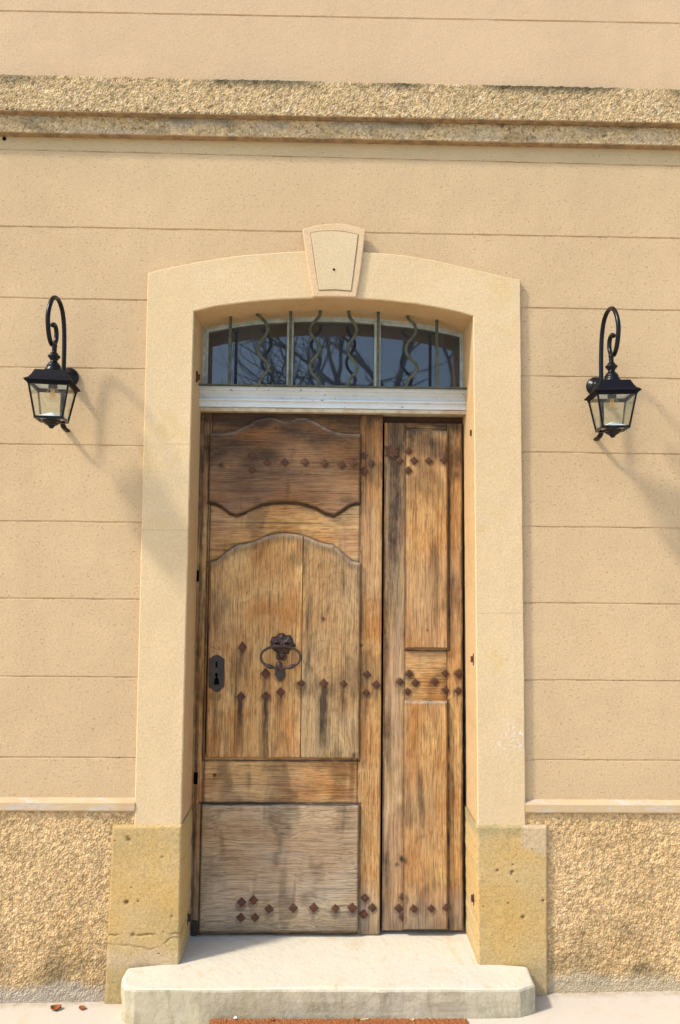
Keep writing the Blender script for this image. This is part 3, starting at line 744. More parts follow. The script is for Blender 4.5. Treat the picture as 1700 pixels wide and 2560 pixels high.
def grey_f(x, z):
    g_ = 0
    if x < W_(900, 2100)[0]: g_ = .75*sstep(.72, .30, z+.12*nz(x*4, z*6, 1))*sstep(-.55, .2, nz(x*3, z*7, 4)+.1)
    g_ = max(g_, .55*sstep(.07, .02, abs(x-XM-.04))*sstep(-.5, .2, nz(x*8, z*2, 5)))
    g_ = max(g_, .75*sstep(.42, .18, z+.10*nz(x*6, z*6, 2)))
    g_ = max(g_, .28*sstep(-.1, .5, nz(x*3.3, z*2.4, 8)))
    return g_

def board(name, x0, x1, zb, zt, yf, yb, mat, parent, prof=None, step=.0042, edges='LRBT', edge_dirt_shade=.5, edge_w=.010, rnd=.0025, label=None, sway=0):
    """prof: (width, height) raised quadrant moulding; grid follows curved top/bottom outlines"""
    if not callable(zb): a_ = zb; zb = lambda x: a_
    if not callable(zt): b_ = zt; zt = lambda x: b_
    wv, hv = prof or (rnd, rnd)
    def axis(n0, L_):
        base = [i/n0 for i in range(n0+1)]
        add = []
        for k in (.15, .4, .7, 1.0, 1.5): add += [min(.45, wv*k/L_), 1-min(.45, wv*k/L_)]
        return sorted(set(round(v, 5) for v in base+add))
    us = axis(max(3, int((x1-x0)/step)), x1-x0); hgt = zt((x0+x1)/2)-zb((x0+x1)/2); vv = axis(max(3, int(hgt/step)), hgt)
    vs = []; dd = []; gg = []
    xs = [x0+(x1-x0)*u for u in us]
    for v in vv:
        for u, x in zip(us, xs):
            a, b = zb(x), zt(x); z = a+(b-a)*v
            es = []
            if 'L' in edges: es.append(x-x0)
            if 'R' in edges: es.append(x1-x)
            slb = 1/math.sqrt(1+((zb(x+.004)-zb(x-.004))/.008)**2); slt = 1/math.sqrt(1+((zt(x+.004)-zt(x-.004))/.008)**2)
            if 'B' in edges: es.append((z-a)*slb)
            if 'T' in edges: es.append((b-z)*slt)
            e = min(es) if es else 1
            t = min(1, max(0, e/wv)); y = yf + hv*(1-math.sqrt(max(0, 1-(1-t)**2)))
            y += .0009*nz(x*9, z*3, yf*50)
            vs.append((x, y, z)); eo = [q for q in ((x-x0) if 'L' in edges else 9, (x1-x) if 'R' in edges else 9, (z-a)*slb if 'B' in edges else 9)]
            pale_top = prof and 'T' in edges and (b-z)*slt < wv*1.15
            dd.append(edge_dirt_shade*max(0, 1-min(eo)/edge_w)**1.0 if (pale_top or prof) and min(eo) < edge_w else (edge_dirt_shade*max(0, 1-e/edge_w)**1.3 if (e < edge_w and not pale_top) else 0))  # edge darkening mixes painted contact shadow with grime
            gg.append(.85 if pale_top else 0)  # pale strip paints the highlight along each panel's top edge
    nu, nv = len(xs), len(vv)
    fs = [(j*nu+i, j*nu+i+1, (j+1)*nu+i+1, (j+1)*nu+i) for j in range(nv-1) for i in range(nu-1)]
    loop = [i for i in range(nu)]+[j*nu+nu-1 for j in range(1, nv)]+[(nv-1)*nu+i for i in range(nu-2, -1, -1)]+[j*nu for j in range(nv-2, 0, -1)]
    n0 = len(vs); vs += [(vs[i][0], yb, vs[i][2]) for i in loop]; m = len(loop); dd += [min(1, edge_dirt_shade*1.4)]*m; gg += [0]*m
    fs += [(loop[i], loop[(i+1) % m], n0+(i+1) % m, n0+i) for i in range(m)]
    o = mk(name, vs, fs, mat, parent, smooth=True, label=label)
    a = o.data.attributes.new('dirt_shade', 'FLOAT', 'POINT')
    a.data.foreach_set('value', [min(1, max(dirt_shade_f(v[0], v[2]), d)) for v, d in zip(vs, dd)])
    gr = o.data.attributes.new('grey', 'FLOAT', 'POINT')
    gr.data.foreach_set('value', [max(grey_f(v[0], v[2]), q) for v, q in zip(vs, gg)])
    return o

LB = SZ+.006                                # foot of the leaves
xl = il[0]-.02; xA = W_(521, 1500)[0]; xB = W_(897, 1500)[0]; xC = W_(955.3, 1500)[0]
mb = MB(); mb.box(xl, xC-.002, DY+.022, DY+.045, LB, TZ+.02)
leafL = mb.build('door_leaf', M_WZ[3], HOUSE, label='wide left door leaf with carved panels, knocker and lock plate')
for nm in ('dirt_shade', 'grey'): set_attr(leafL, nm, lambda c: .9 if nm == 'dirt_shade' else 0)
xD = W_(959.5, 1500)[0]; xE = W_(1014, 1400)[0]; xF = W_(1120.5, 1400)[0]; xG = W_(1158, 1500)[0]
ZRT = W_(1000, 1056)[1]
mb = MB(); mb.box(xD+.001, xG, DY+.026, DY+.045, LB+.01, ZRT)
leafR = mb.build('door_leaf', M_WZ[2], HOUSE, label='narrow right door leaf with two tall plain panels')
for nm in ('dirt_shade', 'grey'): set_attr(leafR, nm, lambda c: .9 if nm == 'dirt_shade' else 0)
# left leaf framing
board('stile', xl, xA-.0008, LB-.004, TZ+.015, DY+.002, DY+.03, M_WZ[0], leafL, edge_dirt_shade=.7, edges='R')
board('stile', xB+.0008, xC-.0012, LB-.003, TZ+.015, DY, DY+.03, M_WZ[1], leafL, edge_dirt_shade=.45)
PYF = DY-.017
z_r1 = W_(700, 1170)[1]; z_r2 = W_(700, 1300)[1]
board('rail', xA, xB, z_r1, TZ+.015, DY+.001, DY+.03, M_WXD, leafL, edge_dirt_shade=.6)
board('rail', xA, xB, W_(700, 1560)[1], z_r1-.001, DY+.0005, DY+.03, M_WX[0], leafL, edge_dirt_shade=.3)
zp2 = W_(700, 1898)[1]; zp3 = W_(700, 2011)[1]
board('rail', xA-.002, xB, zp3-.02, zp2+.02, DY+.0005, DY+.03, M_WXR if False else M_WX[1], leafL, edge_dirt_shade=.6)
board('rail', xA-.01, xB, LB-.002, W_(700, 2310)[1], DY+.0005, DY+.03, M_WX[0], leafL, edge_dirt_shade=.9)
# panels
xpl = P(*z6(158, 500), PYF)[0]; xpr = P(*z6(1356, 500), PYF)[0]
board('panel', xpl, xpr, p1b, p1t, PYF, DY+.012, M_WXD, leafL, prof=(.011, .015), edge_dirt_shade=.75, edge_w=.012, step=.004, label='dark reddish upper panel with a double arched top edge')
x2l = P(514.5, 1800, PYF)[0]; x2r = P(899.5, 1800, PYF)[0]; x2m = P(755.5, 1650, PYF)[0]
z2b = P(700, 1897.5, PYF)[1]
board('panel', x2l, x2m-.0035, z2b, p2t, PYF, DY+.012, M_WZ[0], leafL, prof=(.011, .015), edges='LTB', edge_dirt_shade=.45, step=.004, label='left plank of the tall arched middle panel')
board('panel', x2m-.0005, x2r, z2b, p2t, PYF-.0012, DY+.012, M_WFIG, leafL, prof=(.011, .015), edges='RTB', edge_dirt_shade=.45, step=.004, label='right plank of the middle panel with swirling grain')
mb = MB(); mb.box(x2m-.0035, x2m-.0005, DY-.002, DY+.01, z2b, p2t(x2m)); o = mb.build('panel_joint', M_WZ[2], leafL)
for nm in ('dirt_shade', 'grey'): set_attr(o, nm, lambda c: .75 if nm == 'dirt_shade' else 0)
x3l = P(499, 2150, PYF)[0]; x3r = P(898.5, 2150, PYF)[0]; z3t = P(700, 2011, PYF)[1]; z3b = P(700, 2332, PYF)[1]
cr = .012
def rt(x): e = min(x-x3l, x3r-x); return z3t - (cr-math.sqrt(max(0, cr*cr-(cr-e)**2)) if e < cr else 0)
def rb(x): e = min(x-x3l, x3r-x); return z3b + (cr-math.sqrt(max(0, cr*cr-(cr-e)**2)) if e < cr else 0)*.5
board('panel', x3l, x3r, rb, rt, PYF, DY+.012, M_WXG, leafL, prof=(.011, .015), edge_dirt_shade=.6, edge_w=.012, label='greyed bottom panel of the wide leaf')
# right leaf framing (sits 6 mm deeper)
DR = DY+.006
board('stile', xD, xE, LB+.010, ZRT, DR, DR+.03, M_WZ[2], leafR, edge_dirt_shade=.5)
board('stile', xF-.004, xG, LB+.010, ZRT, DR+.001, DR+.03, M_WZ[1], leafR, edge_dirt_shade=.55)
xr0 = xE+.0008; xr1 = xF-.0048
board('rail', xr0, xr1, W_(1060, 1085)[1], ZRT, DR+.0005, DR+.03, M_WX[1], leafR, edge_dirt_shade=.5)
zra = W_(1060, 1621)[1]; zrb = W_(1060, 1755)[1]
board('rail', xr0, xr1, zrb-.02, zra+.02, DR+.0005, DR+.03, M_WX[0], leafR, edge_dirt_shade=.15)
q0 = P(1011, 1400, DR-.016)[0]; q1 = P(1120.5, 1400, DR-.016)[0]
board('panel', P(1014, 1400, DR-.016)[0], q1, P(1060, 1622.5, DR-.016)[1], P(1060, 1075.5, DR-.016)[1], DR-.016, DR+.012, M_WZ[3], leafR, prof=(.009, .013), edge_dirt_shade=.6, edge_w=.009, label='upper tall panel of the narrow leaf')
board('panel', P(1010, 1900, DR-.016)[0], P(1120, 1900, DR-.016)[0], LB+.018, P(1060, 1753.5, DR-.016)[1], DR-.016, DR+.012, M_WZ[1], leafR, prof=(.009, .013), edge_dirt_shade=.5, edge_w=.009, label='lower tall panel of the narrow leaf')
# dark rebate over and beside the narrow leaf, and dark void behind the gaps
mb = MB(); mb.box(xC+.001, ir[0]+.02, DY+.034, DY+.05, ZRT+.0015, TZ+.03)
o = mb.build('door_rebate', M_WXD, HOUSE)
for nm in ('dirt_shade', 'grey'): set_attr(o, nm, lambda c: .8 if nm == 'dirt_shade' else 0)
mb = MB(); mb.box(il[0]-.05, ir[0]+.05, DY+.06, DY+.075, SZ-.02, TZ+.04); mb.build('door_backing', M_BLACK, HOUSE)

# studs
def stud(x, z, y, parent, s=.0185, rot=0, tall=1.0):
    n_ = 4; vs = []
    jj = random.uniform(.92, 1.08)
    for rr, h in ((s, 0), (s*.98, .0035), (s*.62, .0048), (s*.2, .0055)):
        for k in range(4):
            q = math.pi/2*k+rot+random.uniform(-.04, .04)
            vs.append((x+rr*jj*math.cos(q), y-h, z+rr*jj*tall*math.sin(q)))
    fs = [(i*4+k, i*4+(k+1) % 4, i*4+4+(k+1) % 4, i*4+4+k) for i in range(3) for k in range(4)]+[(12, 13, 14, 15)]
    return mk('stud', vs, fs, M_RUST, parent)
def on_panel(px, py, left):
    if left: return (z6(158,0)[0] < px < z6(1356,0)[0]) and not (1165 < py < 1200 and px > 905)
    return 1011 < px < 1121 and not (1625 < py < 1752)
for i, s in enumerate(STUDS_L):
    y = PYF if on_panel(*s, True) else DY; x, z = P(*s, y-.004)
    if i in (8, 9): y = DY
    stud(x, z, y+.0005, leafL, s=random.uniform(.0160, .0185) if i != 14 else .021, tall=1.35 if i in (11,) else (1.15 if i in (12, 13, 14, 16) else 1.0), rot=random.uniform(-.1, .1))
for s in STUDS_R:
    y = DR-.016 if on_panel(*s, False) else DR; x, z = P(*s, y-.004)
    stud(x, z, y+.0005, leafR, s=random.uniform(.0155, .018), rot=random.uniform(-.12, .12))

# lock plate
fl = lambda x, y: (500+x/14.76, 1600+y/14.76)
lp = pw([fl(*q) for q in ((330,700),(430,640),(500,580),(620,555),(740,575),(800,635),(910,700),(905,1250),(900,1720),(800,1800),(740,1890),(620,1925),(500,1890),(430,1800),(320,1740),(325,1200))], PYF)
lockp = poly_prism('lock_plate', lp, PYF-.0035, PYF+.001, M_PLATE, leafL, .0012)
for pts in (((580,790),(650,790),(655,1005),(575,1005)), ((560,1230),(610,1205),(660,1235),(672,1290),(640,1350),(700,1460),(715,1640),(520,1640),(545,1450),(590,1350),(550,1290))):
    poly_prism('keyhole', pw([fl(*q) for q in pts], PYF), PYF-.0042, PYF-.003, M_BLACK, leafL, 0)
# splintered old wood above the plate
mb = MB()
for k in range(9):
    x, z = P(*fl(random.uniform(430, 740), random.uniform(260, 540)), PYF); a = random.uniform(-.6, .6); l = random.uniform(.002, .006)
    mb.bar((x-l*math.cos(a), PYF-.001, z-l*math.sin(a)), (x+l*math.cos(a), PYF-.004, z+l*math.sin(a)), .002)
mb.build('wood_splinter', simple('pink_filler', (.33, .15, .10), .8, .2, 0, .4, 90), leafL)

# latch rosette on narrow leaf
rz = [z7(*q) for q in ((300,515),(470,515),(480,560),(455,595),(480,635),(420,640),(400,665),(370,645),(300,632),(325,590),(300,555))]
poly_prism('latch_plate', pw(rz, DR), DR-.006, DR+.001, M_RUST, leafR, .0015)
for q in ((333,545),(447,543),(337,597),(452,595)):
    x, z = P(*z7(*q), DR); mb = MB(); mb.lathe([(.0038, 0), (.0034, .0025), (.0012, .004)], (x, DR-.0055, z), 12, 'Y'); mb.build('rivet', M_RUST, leafR, smooth=True)

# knocker
kk = lambda x, y: (620+x/9.8, 1560+y/9.8)
def mask_plate():
    cx, cz = P(*kk(835, 520), PYF-.01); nr_, na = 12, 96; vs = [(cx, PYF-.019, cz)]; 
    for i in range(1, nr_+1):
        t = i/nr_
        for k in range(na):
            q = 2*math.pi*k/na
            R0 = .0485*(1+.07*math.cos(7*q+.6)+.04*math.cos(13*q))*(1.0 if math.sin(q) > -.2 else .86)
            r_ = R0*t; x = r_*math.cos(q); z = r_*math.sin(q)*.92
            h = .015*math.sqrt(max(0, 1-t**2.4))
            # brow curls, eyes, muzzle
            for ex in (-.019, .019):
                d = math.hypot((x-ex)/1.5, z-.004); h -= .007*math.exp(-(d/.0045)**2)
                d = math.hypot((x-ex)/1.8, z-.013); h += .006*math.exp(-(d/.0045)**2)
                d = math.hypot(x-ex*.8, z+.017); h += .006*math.exp(-(d/.008)**2)
            h += .008*math.exp(-(math.hypot(x/.8, z+.004)/.009)**2)
            h += .004*math.exp(-(math.hypot(x/1.8, z-.030)/.006)**2) - .006*math.exp(-(math.hypot(x/2, z-.023)/.0035)**2)
            h += .0022*math.cos(16*q)*t*t*(1-t)*4
            vs.append((cx+x, PYF-max(0, h), cz+z))
    fs = [(0, 1+k, 1+(k+1) % na) for k in range(na)]
    for i in range(nr_-1):
        a = 1+i*na; b = a+na
        fs += [(a+k, b+k, b+(k+1) % na, a+(k+1) % na) for k in range(na)]
    mk('knocker_mask', vs, fs, M_IRON, leafL, smooth=True)
mask_plate()
mb = MB()
cx, cz = P(*kk(822, 790), PYF-.008)
for sx in (-1, 1):
    pts = [(cx+sx*.0145*math.cos(a)*(1-.35*t)+sx*.006, PYF-.006, cz-.002+.012*math.sin(a)*(1-.3*t)) for t, a in ((i/14, -2.4+5.2*i/14) for i in range(15))]
    mb.tube(pts, [.0035]*15, 8)
mb.tube([(cx, PYF-.003, cz+.02), (cx, PYF-.005, cz), (cx, PYF-.003, cz-.014)], [.010, .012, .004], 10, flat=.5)
mb.build('knocker_palmette', M_IRON, leafL, smooth=True)
rc = P(*kk(795, 815), PYF-.035); RX, RZ = 480/9.8/627*.97, 262/9.8/627*.97
pts = []; rad = []
for i in range(65):
    a = math.pi/2+2*math.pi*i/64; s_ = math.sin(a)
    tilt = PYF-.030+.010*s_
    x = RX*math.cos(a); z = RZ*math.copysign(abs(s_)**.85, s_)
    pts.append((rc[0]+x, tilt, rc[1]+z))
    ax = abs(x)/RX
    th = .0049
    if s_ < 0: th += .0042*math.exp(-((ax-.55)/.16)**2)-.0008*math.exp(-((ax-.3)/.06)**2)
    else: th += .0035*math.exp(-((ax-.2)/.14)**2)
    rad.append(th)
mb = MB(); mb.tube(pts, rad, 14, caps=False); mb.build('knocker_ring', M_IRON, leafL, smooth=True)
bx, bz = P(*kk(765, 1020), PYF-.035)
mb = MB()
mb.lathe([(.004, -.013), (.009, -.011), (.0125, -.006), (.0135, 0), (.0125, .006), (.009, .011), (.004, .013)], (0, 0, 0), 20)
for v in mb.v: v.x, v.z = v.z, v.x
for v in mb.v: v.x = v.x+bx; v.y = v.y*1.0+PYF-.034; v.z = v.z*1.25+bz
m2 = MB(); tx, tz = P(*kk(825, 560), PYF-.03)
m2.lathe([(.004, -.016), (.0085, -.014), (.0075, -.008), (.0048, -.006), (.0048, -.0035), (.0095, -.003), (.0098, .003), (.0048, .0035), (.0048, .006), (.0075, .008), (.0085, .014), (.004, .016)], (0, 0, 0), 18)
for v in m2.v: v.x, v.z = v.z+tx, v.x+tz
for v in m2.v: v.y += PYF-.024
mb.build('knocker_hammer', M_IRON, leafL, smooth=True)
m2.tube([(tx, PYF-.005, tz), (tx, PYF-.024, tz)], .0055, 12)
m2.build('knocker_hinge', M_IRON, leafL, smooth=True)
poly_prism('strike_plate', pw([kk(*q) for q in ((670,1090),(900,1090),(905,1310),(840,1320),(790,1400),(745,1330),(665,1230))], PYF), PYF-.012, PYF+.001, M_PLATE, leafL, .002)

# ------------------------------------------------------------------ transom rail (moulded, painted white)
wz = lambda x, y: (470+x/2.148, 720+y/2.148)
RYF = .128
def rail():
    def prof(z_at):
        return [(RYF+.04, z_at(530)+.004), (RYF, z_at(532)), (RYF-.001, z_at(556)), (RYF+.010, z_at(559)), (RYF+.024, z_at(576)), (RYF+.025, z_at(590)), (RYF+.019, z_at(598)), (RYF+.006, z_at(602)), (RYF+.004, z_at(611)), (RYF+.014, z_at(615)), (RYF+.013, z_at(643)), (RYF+.017, z_at(645))]
    xs = [il[0]-.01+(ir[0]-il[0]+.02)*i/60 for i in range(61)]; vs = []
    for x in xs:
        for y, z in prof(lambda q: P(*wz(780, q), RYF+.006)[1]):
            vs.append((x, y+.0006*nz(x*15, z*60, 0), z+.0008*nz(x*9, z*40, 1)))
    m = 12; fs = [(i*m+k, i*m+m+k, i*m+m+k+1, i*m+k+1) for i in range(60) for k in range(m-1)]
    n0 = len(vs)
    o = mk('transom_rail', vs, fs, M_WHITE, HOUSE)
    mb = MB(); z0 = P(*wz(780, 665), RYF)[1]; z1 = P(*wz(780, 645.5), RYF)[1]
    mb.box(il[0]-.01, ir[0]+.01, RYF+.013, .26, z0, z1); mb.build('rail_fillet', M_CREAM, HOUSE, bevel=.002)
    zt_ = P(*wz(780, 532), RYF)[1]
    mb = MB(); mb.box(il[0]-.01, ir[0]+.01, RYF+.035, .26, z1+.001, zt_-.001); mb.build('rail_core', M_FRAME, HOUSE)
    return zt_
ZR = rail()

# fanlight window
FY = .195
ft = interp(pw([wz(*q) for q in ((60,185),(200,165),(400,135),(600,118),(780,112),(960,118),(1100,132),(1300,170),(1500,222))], FY))
gt = interp(pw([wz(*q) for q in ((105,235),(200,216),(300,200),(420,187),(530,180),(650,176),(790,177),(900,182),(1000,190),(1120,202),(1250,215),(1360,236),(1462,258))], FY))
gx0 = P(*wz(105, 400), FY)[0]; gx1 = P(*wz(1462, 400), FY)[0]; fx0 = il[0]-.01; fx1 = ir[0]+.01
zg = ZR-.004
vs = []; 
seq = [(fx0, zg-.02, gx0, zg-.02)]+[(fx0, fx0_, gx0, fx0_) for fx0_ in (zg+.05,)]
O = [(fx0, zg-.02)]; I = [(gx0, zg-.02)]
for i in range(41):
    t = i/40; xo = fx0+(fx1-fx0)*t; xi = gx0+(gx1-gx0)*t; O.append((xo, ft(xo)+.01)); I.append((xi, gt(xi)))
O.append((fx1, zg-.02)); I.append((gx1, zg-.02))
for (ox, oz), (ix, iz) in zip(O, I):
    d = Vector((ox-ix, oz-iz)).normalized()*.012
    vs += [(ox, FY-.004, oz), (ix+d.x, FY-.004, iz+d.y), (ix+d.x*.7, FY+.006, iz+d.y*.7), (ix, FY+.007, iz), (ix, FY+.03, iz)]
fs = [(i*5+k, i*5+5+k, i*5+6+k, i*5+1+k) for i in range(len(O)-1) for k in range(4)]
FAN = mk('fanlight_window', vs, fs, M_FRAME, HOUSE, label='low arched fanlight over the door behind wavy iron bars')
def mull(a, b):
    xa = P(*wz(a, 350), FY)[0]; xb = P(*wz(b, 350), FY)[0]; xm = (xa+xb)/2
    MB().box(xa, xb, FY-.001, FY+.02, zg-.01, min(gt(xa), gt(xb))+.004).box(xa+.004, xb-.004, FY-.010, FY-.001, zg-.01, min(gt(xa), gt(xb))+.004).build('mullion', M_FRAME, FAN, bevel=.001)
    return xa, xb
m1 = mull(530, 566); m2_ = mull(999, 1035)
for a, b in ((gx0, m1[0]), (m1[1], m2_[0]), (m2_[1], gx1)):
    pts = [(a-.002, zg-.01)]+[(a-.002+(b-a+.004)*i/16, gt(a+(b-a)*i/16)+.002) for i in range(17)]+[(b+.002, zg-.01)]
    poly_prism('pane', pts, FY+.013, FY+.016, M_PANE, FAN, 0)
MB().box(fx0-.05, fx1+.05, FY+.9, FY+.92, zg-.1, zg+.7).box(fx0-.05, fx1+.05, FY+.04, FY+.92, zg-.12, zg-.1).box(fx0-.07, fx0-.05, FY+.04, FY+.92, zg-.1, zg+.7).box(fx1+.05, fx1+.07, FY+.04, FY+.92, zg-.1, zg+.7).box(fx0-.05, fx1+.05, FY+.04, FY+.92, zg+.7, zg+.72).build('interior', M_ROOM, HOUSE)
# iron bars in front
BYY = .115
def soff(x): return fi(x)+.004
for q in (224, 548, 1020, 1336):
    x = P(*wz(q, 400), BYY)[0]
    MB().box(x-.0058, x+.0058, BYY-.006, BYY+.006, ZR-.001, soff(x)+.004).build('iron_bar', M_GREEN, FAN, bevel=.0012)
wavy = [((368,140),(395,162),(420,192),(428,225),(412,262),(388,292),(374,325),(380,358),(405,382),(428,405),(432,432),(415,462),(392,488),(384,510),(384,532)),
        ((712,120),(706,150),(685,175),(664,200),(656,232),(668,262),(692,290),(708,318),(704,348),(680,376),(660,402),(654,428),(668,458),(690,480),(702,505),(704,532)),
        ((862,125),(868,155),(885,180),(903,208),(905,238),(890,268),(868,296),(858,325),(862,355),(880,382),(902,408),(908,435),(895,462),(872,484),(860,508),(858,532)),
        ((1175,152),(1192,172),(1216,198),(1224,232),(1208,265),(1184,292),(1172,322),(1176,352),(1195,380),(1220,405),(1230,432),(1218,460),(1194,482),(1178,505),(1172,534))]
for wv_ in wavy:
    pts = [(P(*wz(*q), BYY)[0], BYY, P(*wz(*q), BYY)[1]) for q in wv_]
    pts = smoothpath(pts, 4); pts[-1].z = ZR-.001
    mb = MB(); mb.tube(pts, .0066, 6, flat=1.0); mb.build('iron_bar', M_GREEN, FAN, bevel=0, smooth=False, label='wavy iron bar')
MB().box(il[0], ir[0], BYY-.007, BYY+.03, ZR-.003, ZR+.0015).build('bar_sill', M_GREEN, FAN)

# hinge pins let into the reveals
def pin(px, py, Y, side, mat, hgt=.022, lab=None):
    x, z = P(px, py, Y); s_ = 1 if side == 'R' else -1
    xw = x
    mb = MB(); mb.box(min(xw-.009*s_, xw+.03*s_), max(xw-.009*s_, xw+.03*s_), Y-.007, Y+.007, z-hgt/2, z+hgt/2)
    mb.box(min(xw-.003*s_, xw+.02*s_), max(xw-.003*s_, xw+.02*s_), Y-.010, Y-.0072, z-hgt, z+hgt)
    mb.build('hinge_pin', mat, HOUSE, bevel=.001, label=lab)
for px, py, Y, s_, m in ((1181, 1082, .03, 'R', M_RUST), (1183, 1648, .03, 'R', M_RUST), (1184, 2246, .04, 'R', M_RUST), (494, 943, .06, 'L', M_RUST), (470, 2295, .12, 'L', M_PLATE)):
    xi = ir[0]-.001 if s_ == 'R' else il[0]+.001
    pin(px, py, Y, s_, m)
# iron corner strap at foot of the wide leaf and dark latch holes in its stile
x, z = P(487, 2338, DY)
MB().box(x-.011, x+.009, DY-.006, DY+.001, LB-.004, LB+.05).build('corner_strap', M_PLATE, leafL, bevel=.001)
for px, py in ((494, 1440), (491, 1946)):
    x, z = P(px, py, DY); MB().box(x-.010, x+.005, DY-.0015, DY+.003, z-.022, z+.022).build('latch_slot', M_BLACK, leafL)

# ------------------------------------------------------------------ wall lanterns
def lantern(label, ang=0):
    """built about the origin: wall at y=0, lantern axis at x=0, y=-AX ; z=0 at plate centre"""
    root = thing('wall_lantern', label, 'wall lantern', (0, 0, 0), 'black wall lanterns beside the door')
    AX = .185
    dz_ = interp([(-.19, .034), (-.15, .033), (-.035, .027), (0, .0206), (.05, .008), (.09, .009), (.26, 0)])
    def low(m_):
        for v in m_.v:
            v.z -= dz_(v.z)
            xx, yy = v.x*1.04, (v.y+AX)*1.04; v.x = xx*math.cos(ang)-yy*math.sin(ang)+.011*(1 if ang > 0 else -1); v.y = xx*math.sin(ang)+yy*math.cos(ang)-AX
        return m_
    # wall plate with screw
    mb = MB(); mb.lathe([(.036, 0), (.0365, .006), (.033, .012), (.022, .016), (.018, .026), (.012, .034)], (0, 0, .014), 36, 'Y'); mb.build('wall_plate', M_LAMP, root, smooth=True)
    mb = MB(); mb.lathe([(.0035, 0), (.0035, .002), (.0015, .003)], (.006, -.0125, -.013), 12, 'Y'); mb.build('screw', M_LAMP, root, smooth=True)
    # arm: straight lower part, big loop, inner curl.   (c, z)
    arm = [(.060, -.10), (.060, -.05), (.060, .0), (.061, .06), (.064, .12), (.072, .18), (.090, .228), (.118, .254), (.152, .262), (.186, .250), (.212, .218), (.226, .176), (.222, .138), (.206, .102), (.184, .084), (.160, .090), (.145, .112), (.143, .137), (.153, .155), (.170, .160), (.184, .152)]
    pts = smoothpath([(0, -c, z+.002) for c, z in arm], 5)
    mb = MB(); mb.tube(pts, .0080, 14); mb.build('arm', M_LAMP, root, smooth=True)
    mb = MB(); mb.tube(smoothpath([(0, -.060, -.098), (0, -.060, -.13), (0, -.058, -.155), (0, -.052, -.172), (0, -.036, -.184), (0, -.014, -.188), (0, -.001, -.190)], 5), [.0085]*12+[.0095]*6+[.0105]*6+[.0115]*7, 14, flat=.55)
    mb.build('foot_strap', M_LAMP, root, smooth=True)
    mb = MB(); mb.tube([(0, -.03, .012), (0, -.058, .006)], .010, 14); mb.build('arm_boss', M_LAMP, root, smooth=True)
    # stem + dome (lathe)
    mb = MB(); mb.lathe([(.004, .092), (.0092, .092), (.0095, .088), (.008, .084), (.008, .066), (.0085, .064), (.012, .062), (.014, .056), (.0195, .052), (.0205, .050), (.0195, .047), (.0140, .042), (.0115, .038), (.0115, .034), (.016, .031), (.021, .025), (.024, .021), (.0225, .019), (.028, .013), (.031, .008), (.0315, .002), (.02, .001)], (0, -AX, 0), 36)
    low(mb).build('stem', M_LAMP, root, smooth=True)
    # roof
    mb = MB(); c = (0, -AX)
    mb.frustum(c, -.020, .0600, .0015, .0485); low(mb).build('lantern_roof', M_LROOF, root, bevel=.0015)
    mb = MB()
    prof = [(.061, -.0195), (.063, -.024), (.0725, -.030), (.0760, -.033), (.0755, -.036), (.068, -.038), (.0665, -.045), (.060, -.045), (.058, -.030)]
    vs = []; fs = []
    for h, z in prof:
        vs += [(-h, -AX-h, z), (h, -AX-h, z), (h, -AX+h, z), (-h, -AX+h, z)]
    for i in range(len(prof)-1):
        fs += [(i*4+k, i*4+(k+1) % 4, i*4+4+(k+1) % 4, i*4+4+k) for k in range(4)]
    mb.add(vs, fs); low(mb).build('roof_lip', M_LROOF, root, bevel=.0008, seg=1)
    low(MB().frustum(c, -.034, .0595, -.032, .0595)).build('inner_reflector', M_LAMPW, root)
    # cage: four corner posts + bottom frame
    TZ_, BZ = -.043, -.152; HT, HB = .0625, .0435
    mb = MB()
    for sx in (-1, 1):
        for sy in (-1, 1):
            mb.bar((sx*HT, -AX+sy*HT, TZ_), (sx*HB, -AX+sy*HB, BZ), .0058)
    for a, b in (((-1,-1),(1,-1)), ((1,-1),(1,1)), ((1,1),(-1,1)), ((-1,1),(-1,-1))):
        mb.bar((a[0]*HB, -AX+a[1]*HB, BZ+.001), (b[0]*HB, -AX+b[1]*HB, BZ+.001), .008)
        mb.bar((a[0]*(HT-.001), -AX+a[1]*(HT-.001), TZ_-.001), (b[0]*(HT-.001), -AX+b[1]*(HT-.001), TZ_-.001), .005)
    low(mb).build('cage', M_LAMP, root, bevel=.0008, seg=1)
    # glass
    for a, b in (((-1,-1),(1,-1)), ((1,-1),(1,1)), ((1,1),(-1,1)), ((-1,1),(-1,-1))):
        nrm = Vector(((a[0]+b[0])/2, (a[1]+b[1])/2, 0)); o_ = nrm*-.002
        k1, k2 = HT-.001, HB-.001
        q = [Vector((a[0]*k2, -AX+a[1]*k2, BZ+.004)), Vector((b[0]*k2, -AX+b[1]*k2, BZ+.004)), Vector((b[0]*k1, -AX+b[1]*k1, TZ_-.003)), Vector((a[0]*k1, -AX+a[1]*k1, TZ_-.003))]
        low(MB().add(q+[p+o_ for p in q], [(0,1,2,3),(7,6,5,4),(0,4,5,1),(1,5,6,2),(2,6,7,3),(3,7,4,0)])).build('glass_pane', M_GLASS, root)
    # white base tray (a low pyramid) and screw
    low(MB().frustum(c, BZ+.005, .0395, BZ+.024, .004)).build('base_tray', M_LAMPW, root)
    # finial
    mb = MB(); mb.lathe([(.036, 0), (.031, -.006), (.024, -.009), (.021, -.013), (.014, -.016), (.011, -.019), (.009, -.020), (.008, -.024), (.003, -.0265)], (0, -AX, BZ-.0035), 8)
    low(mb).build('finial', M_LAMP, root, bevel=.0006, seg=1)
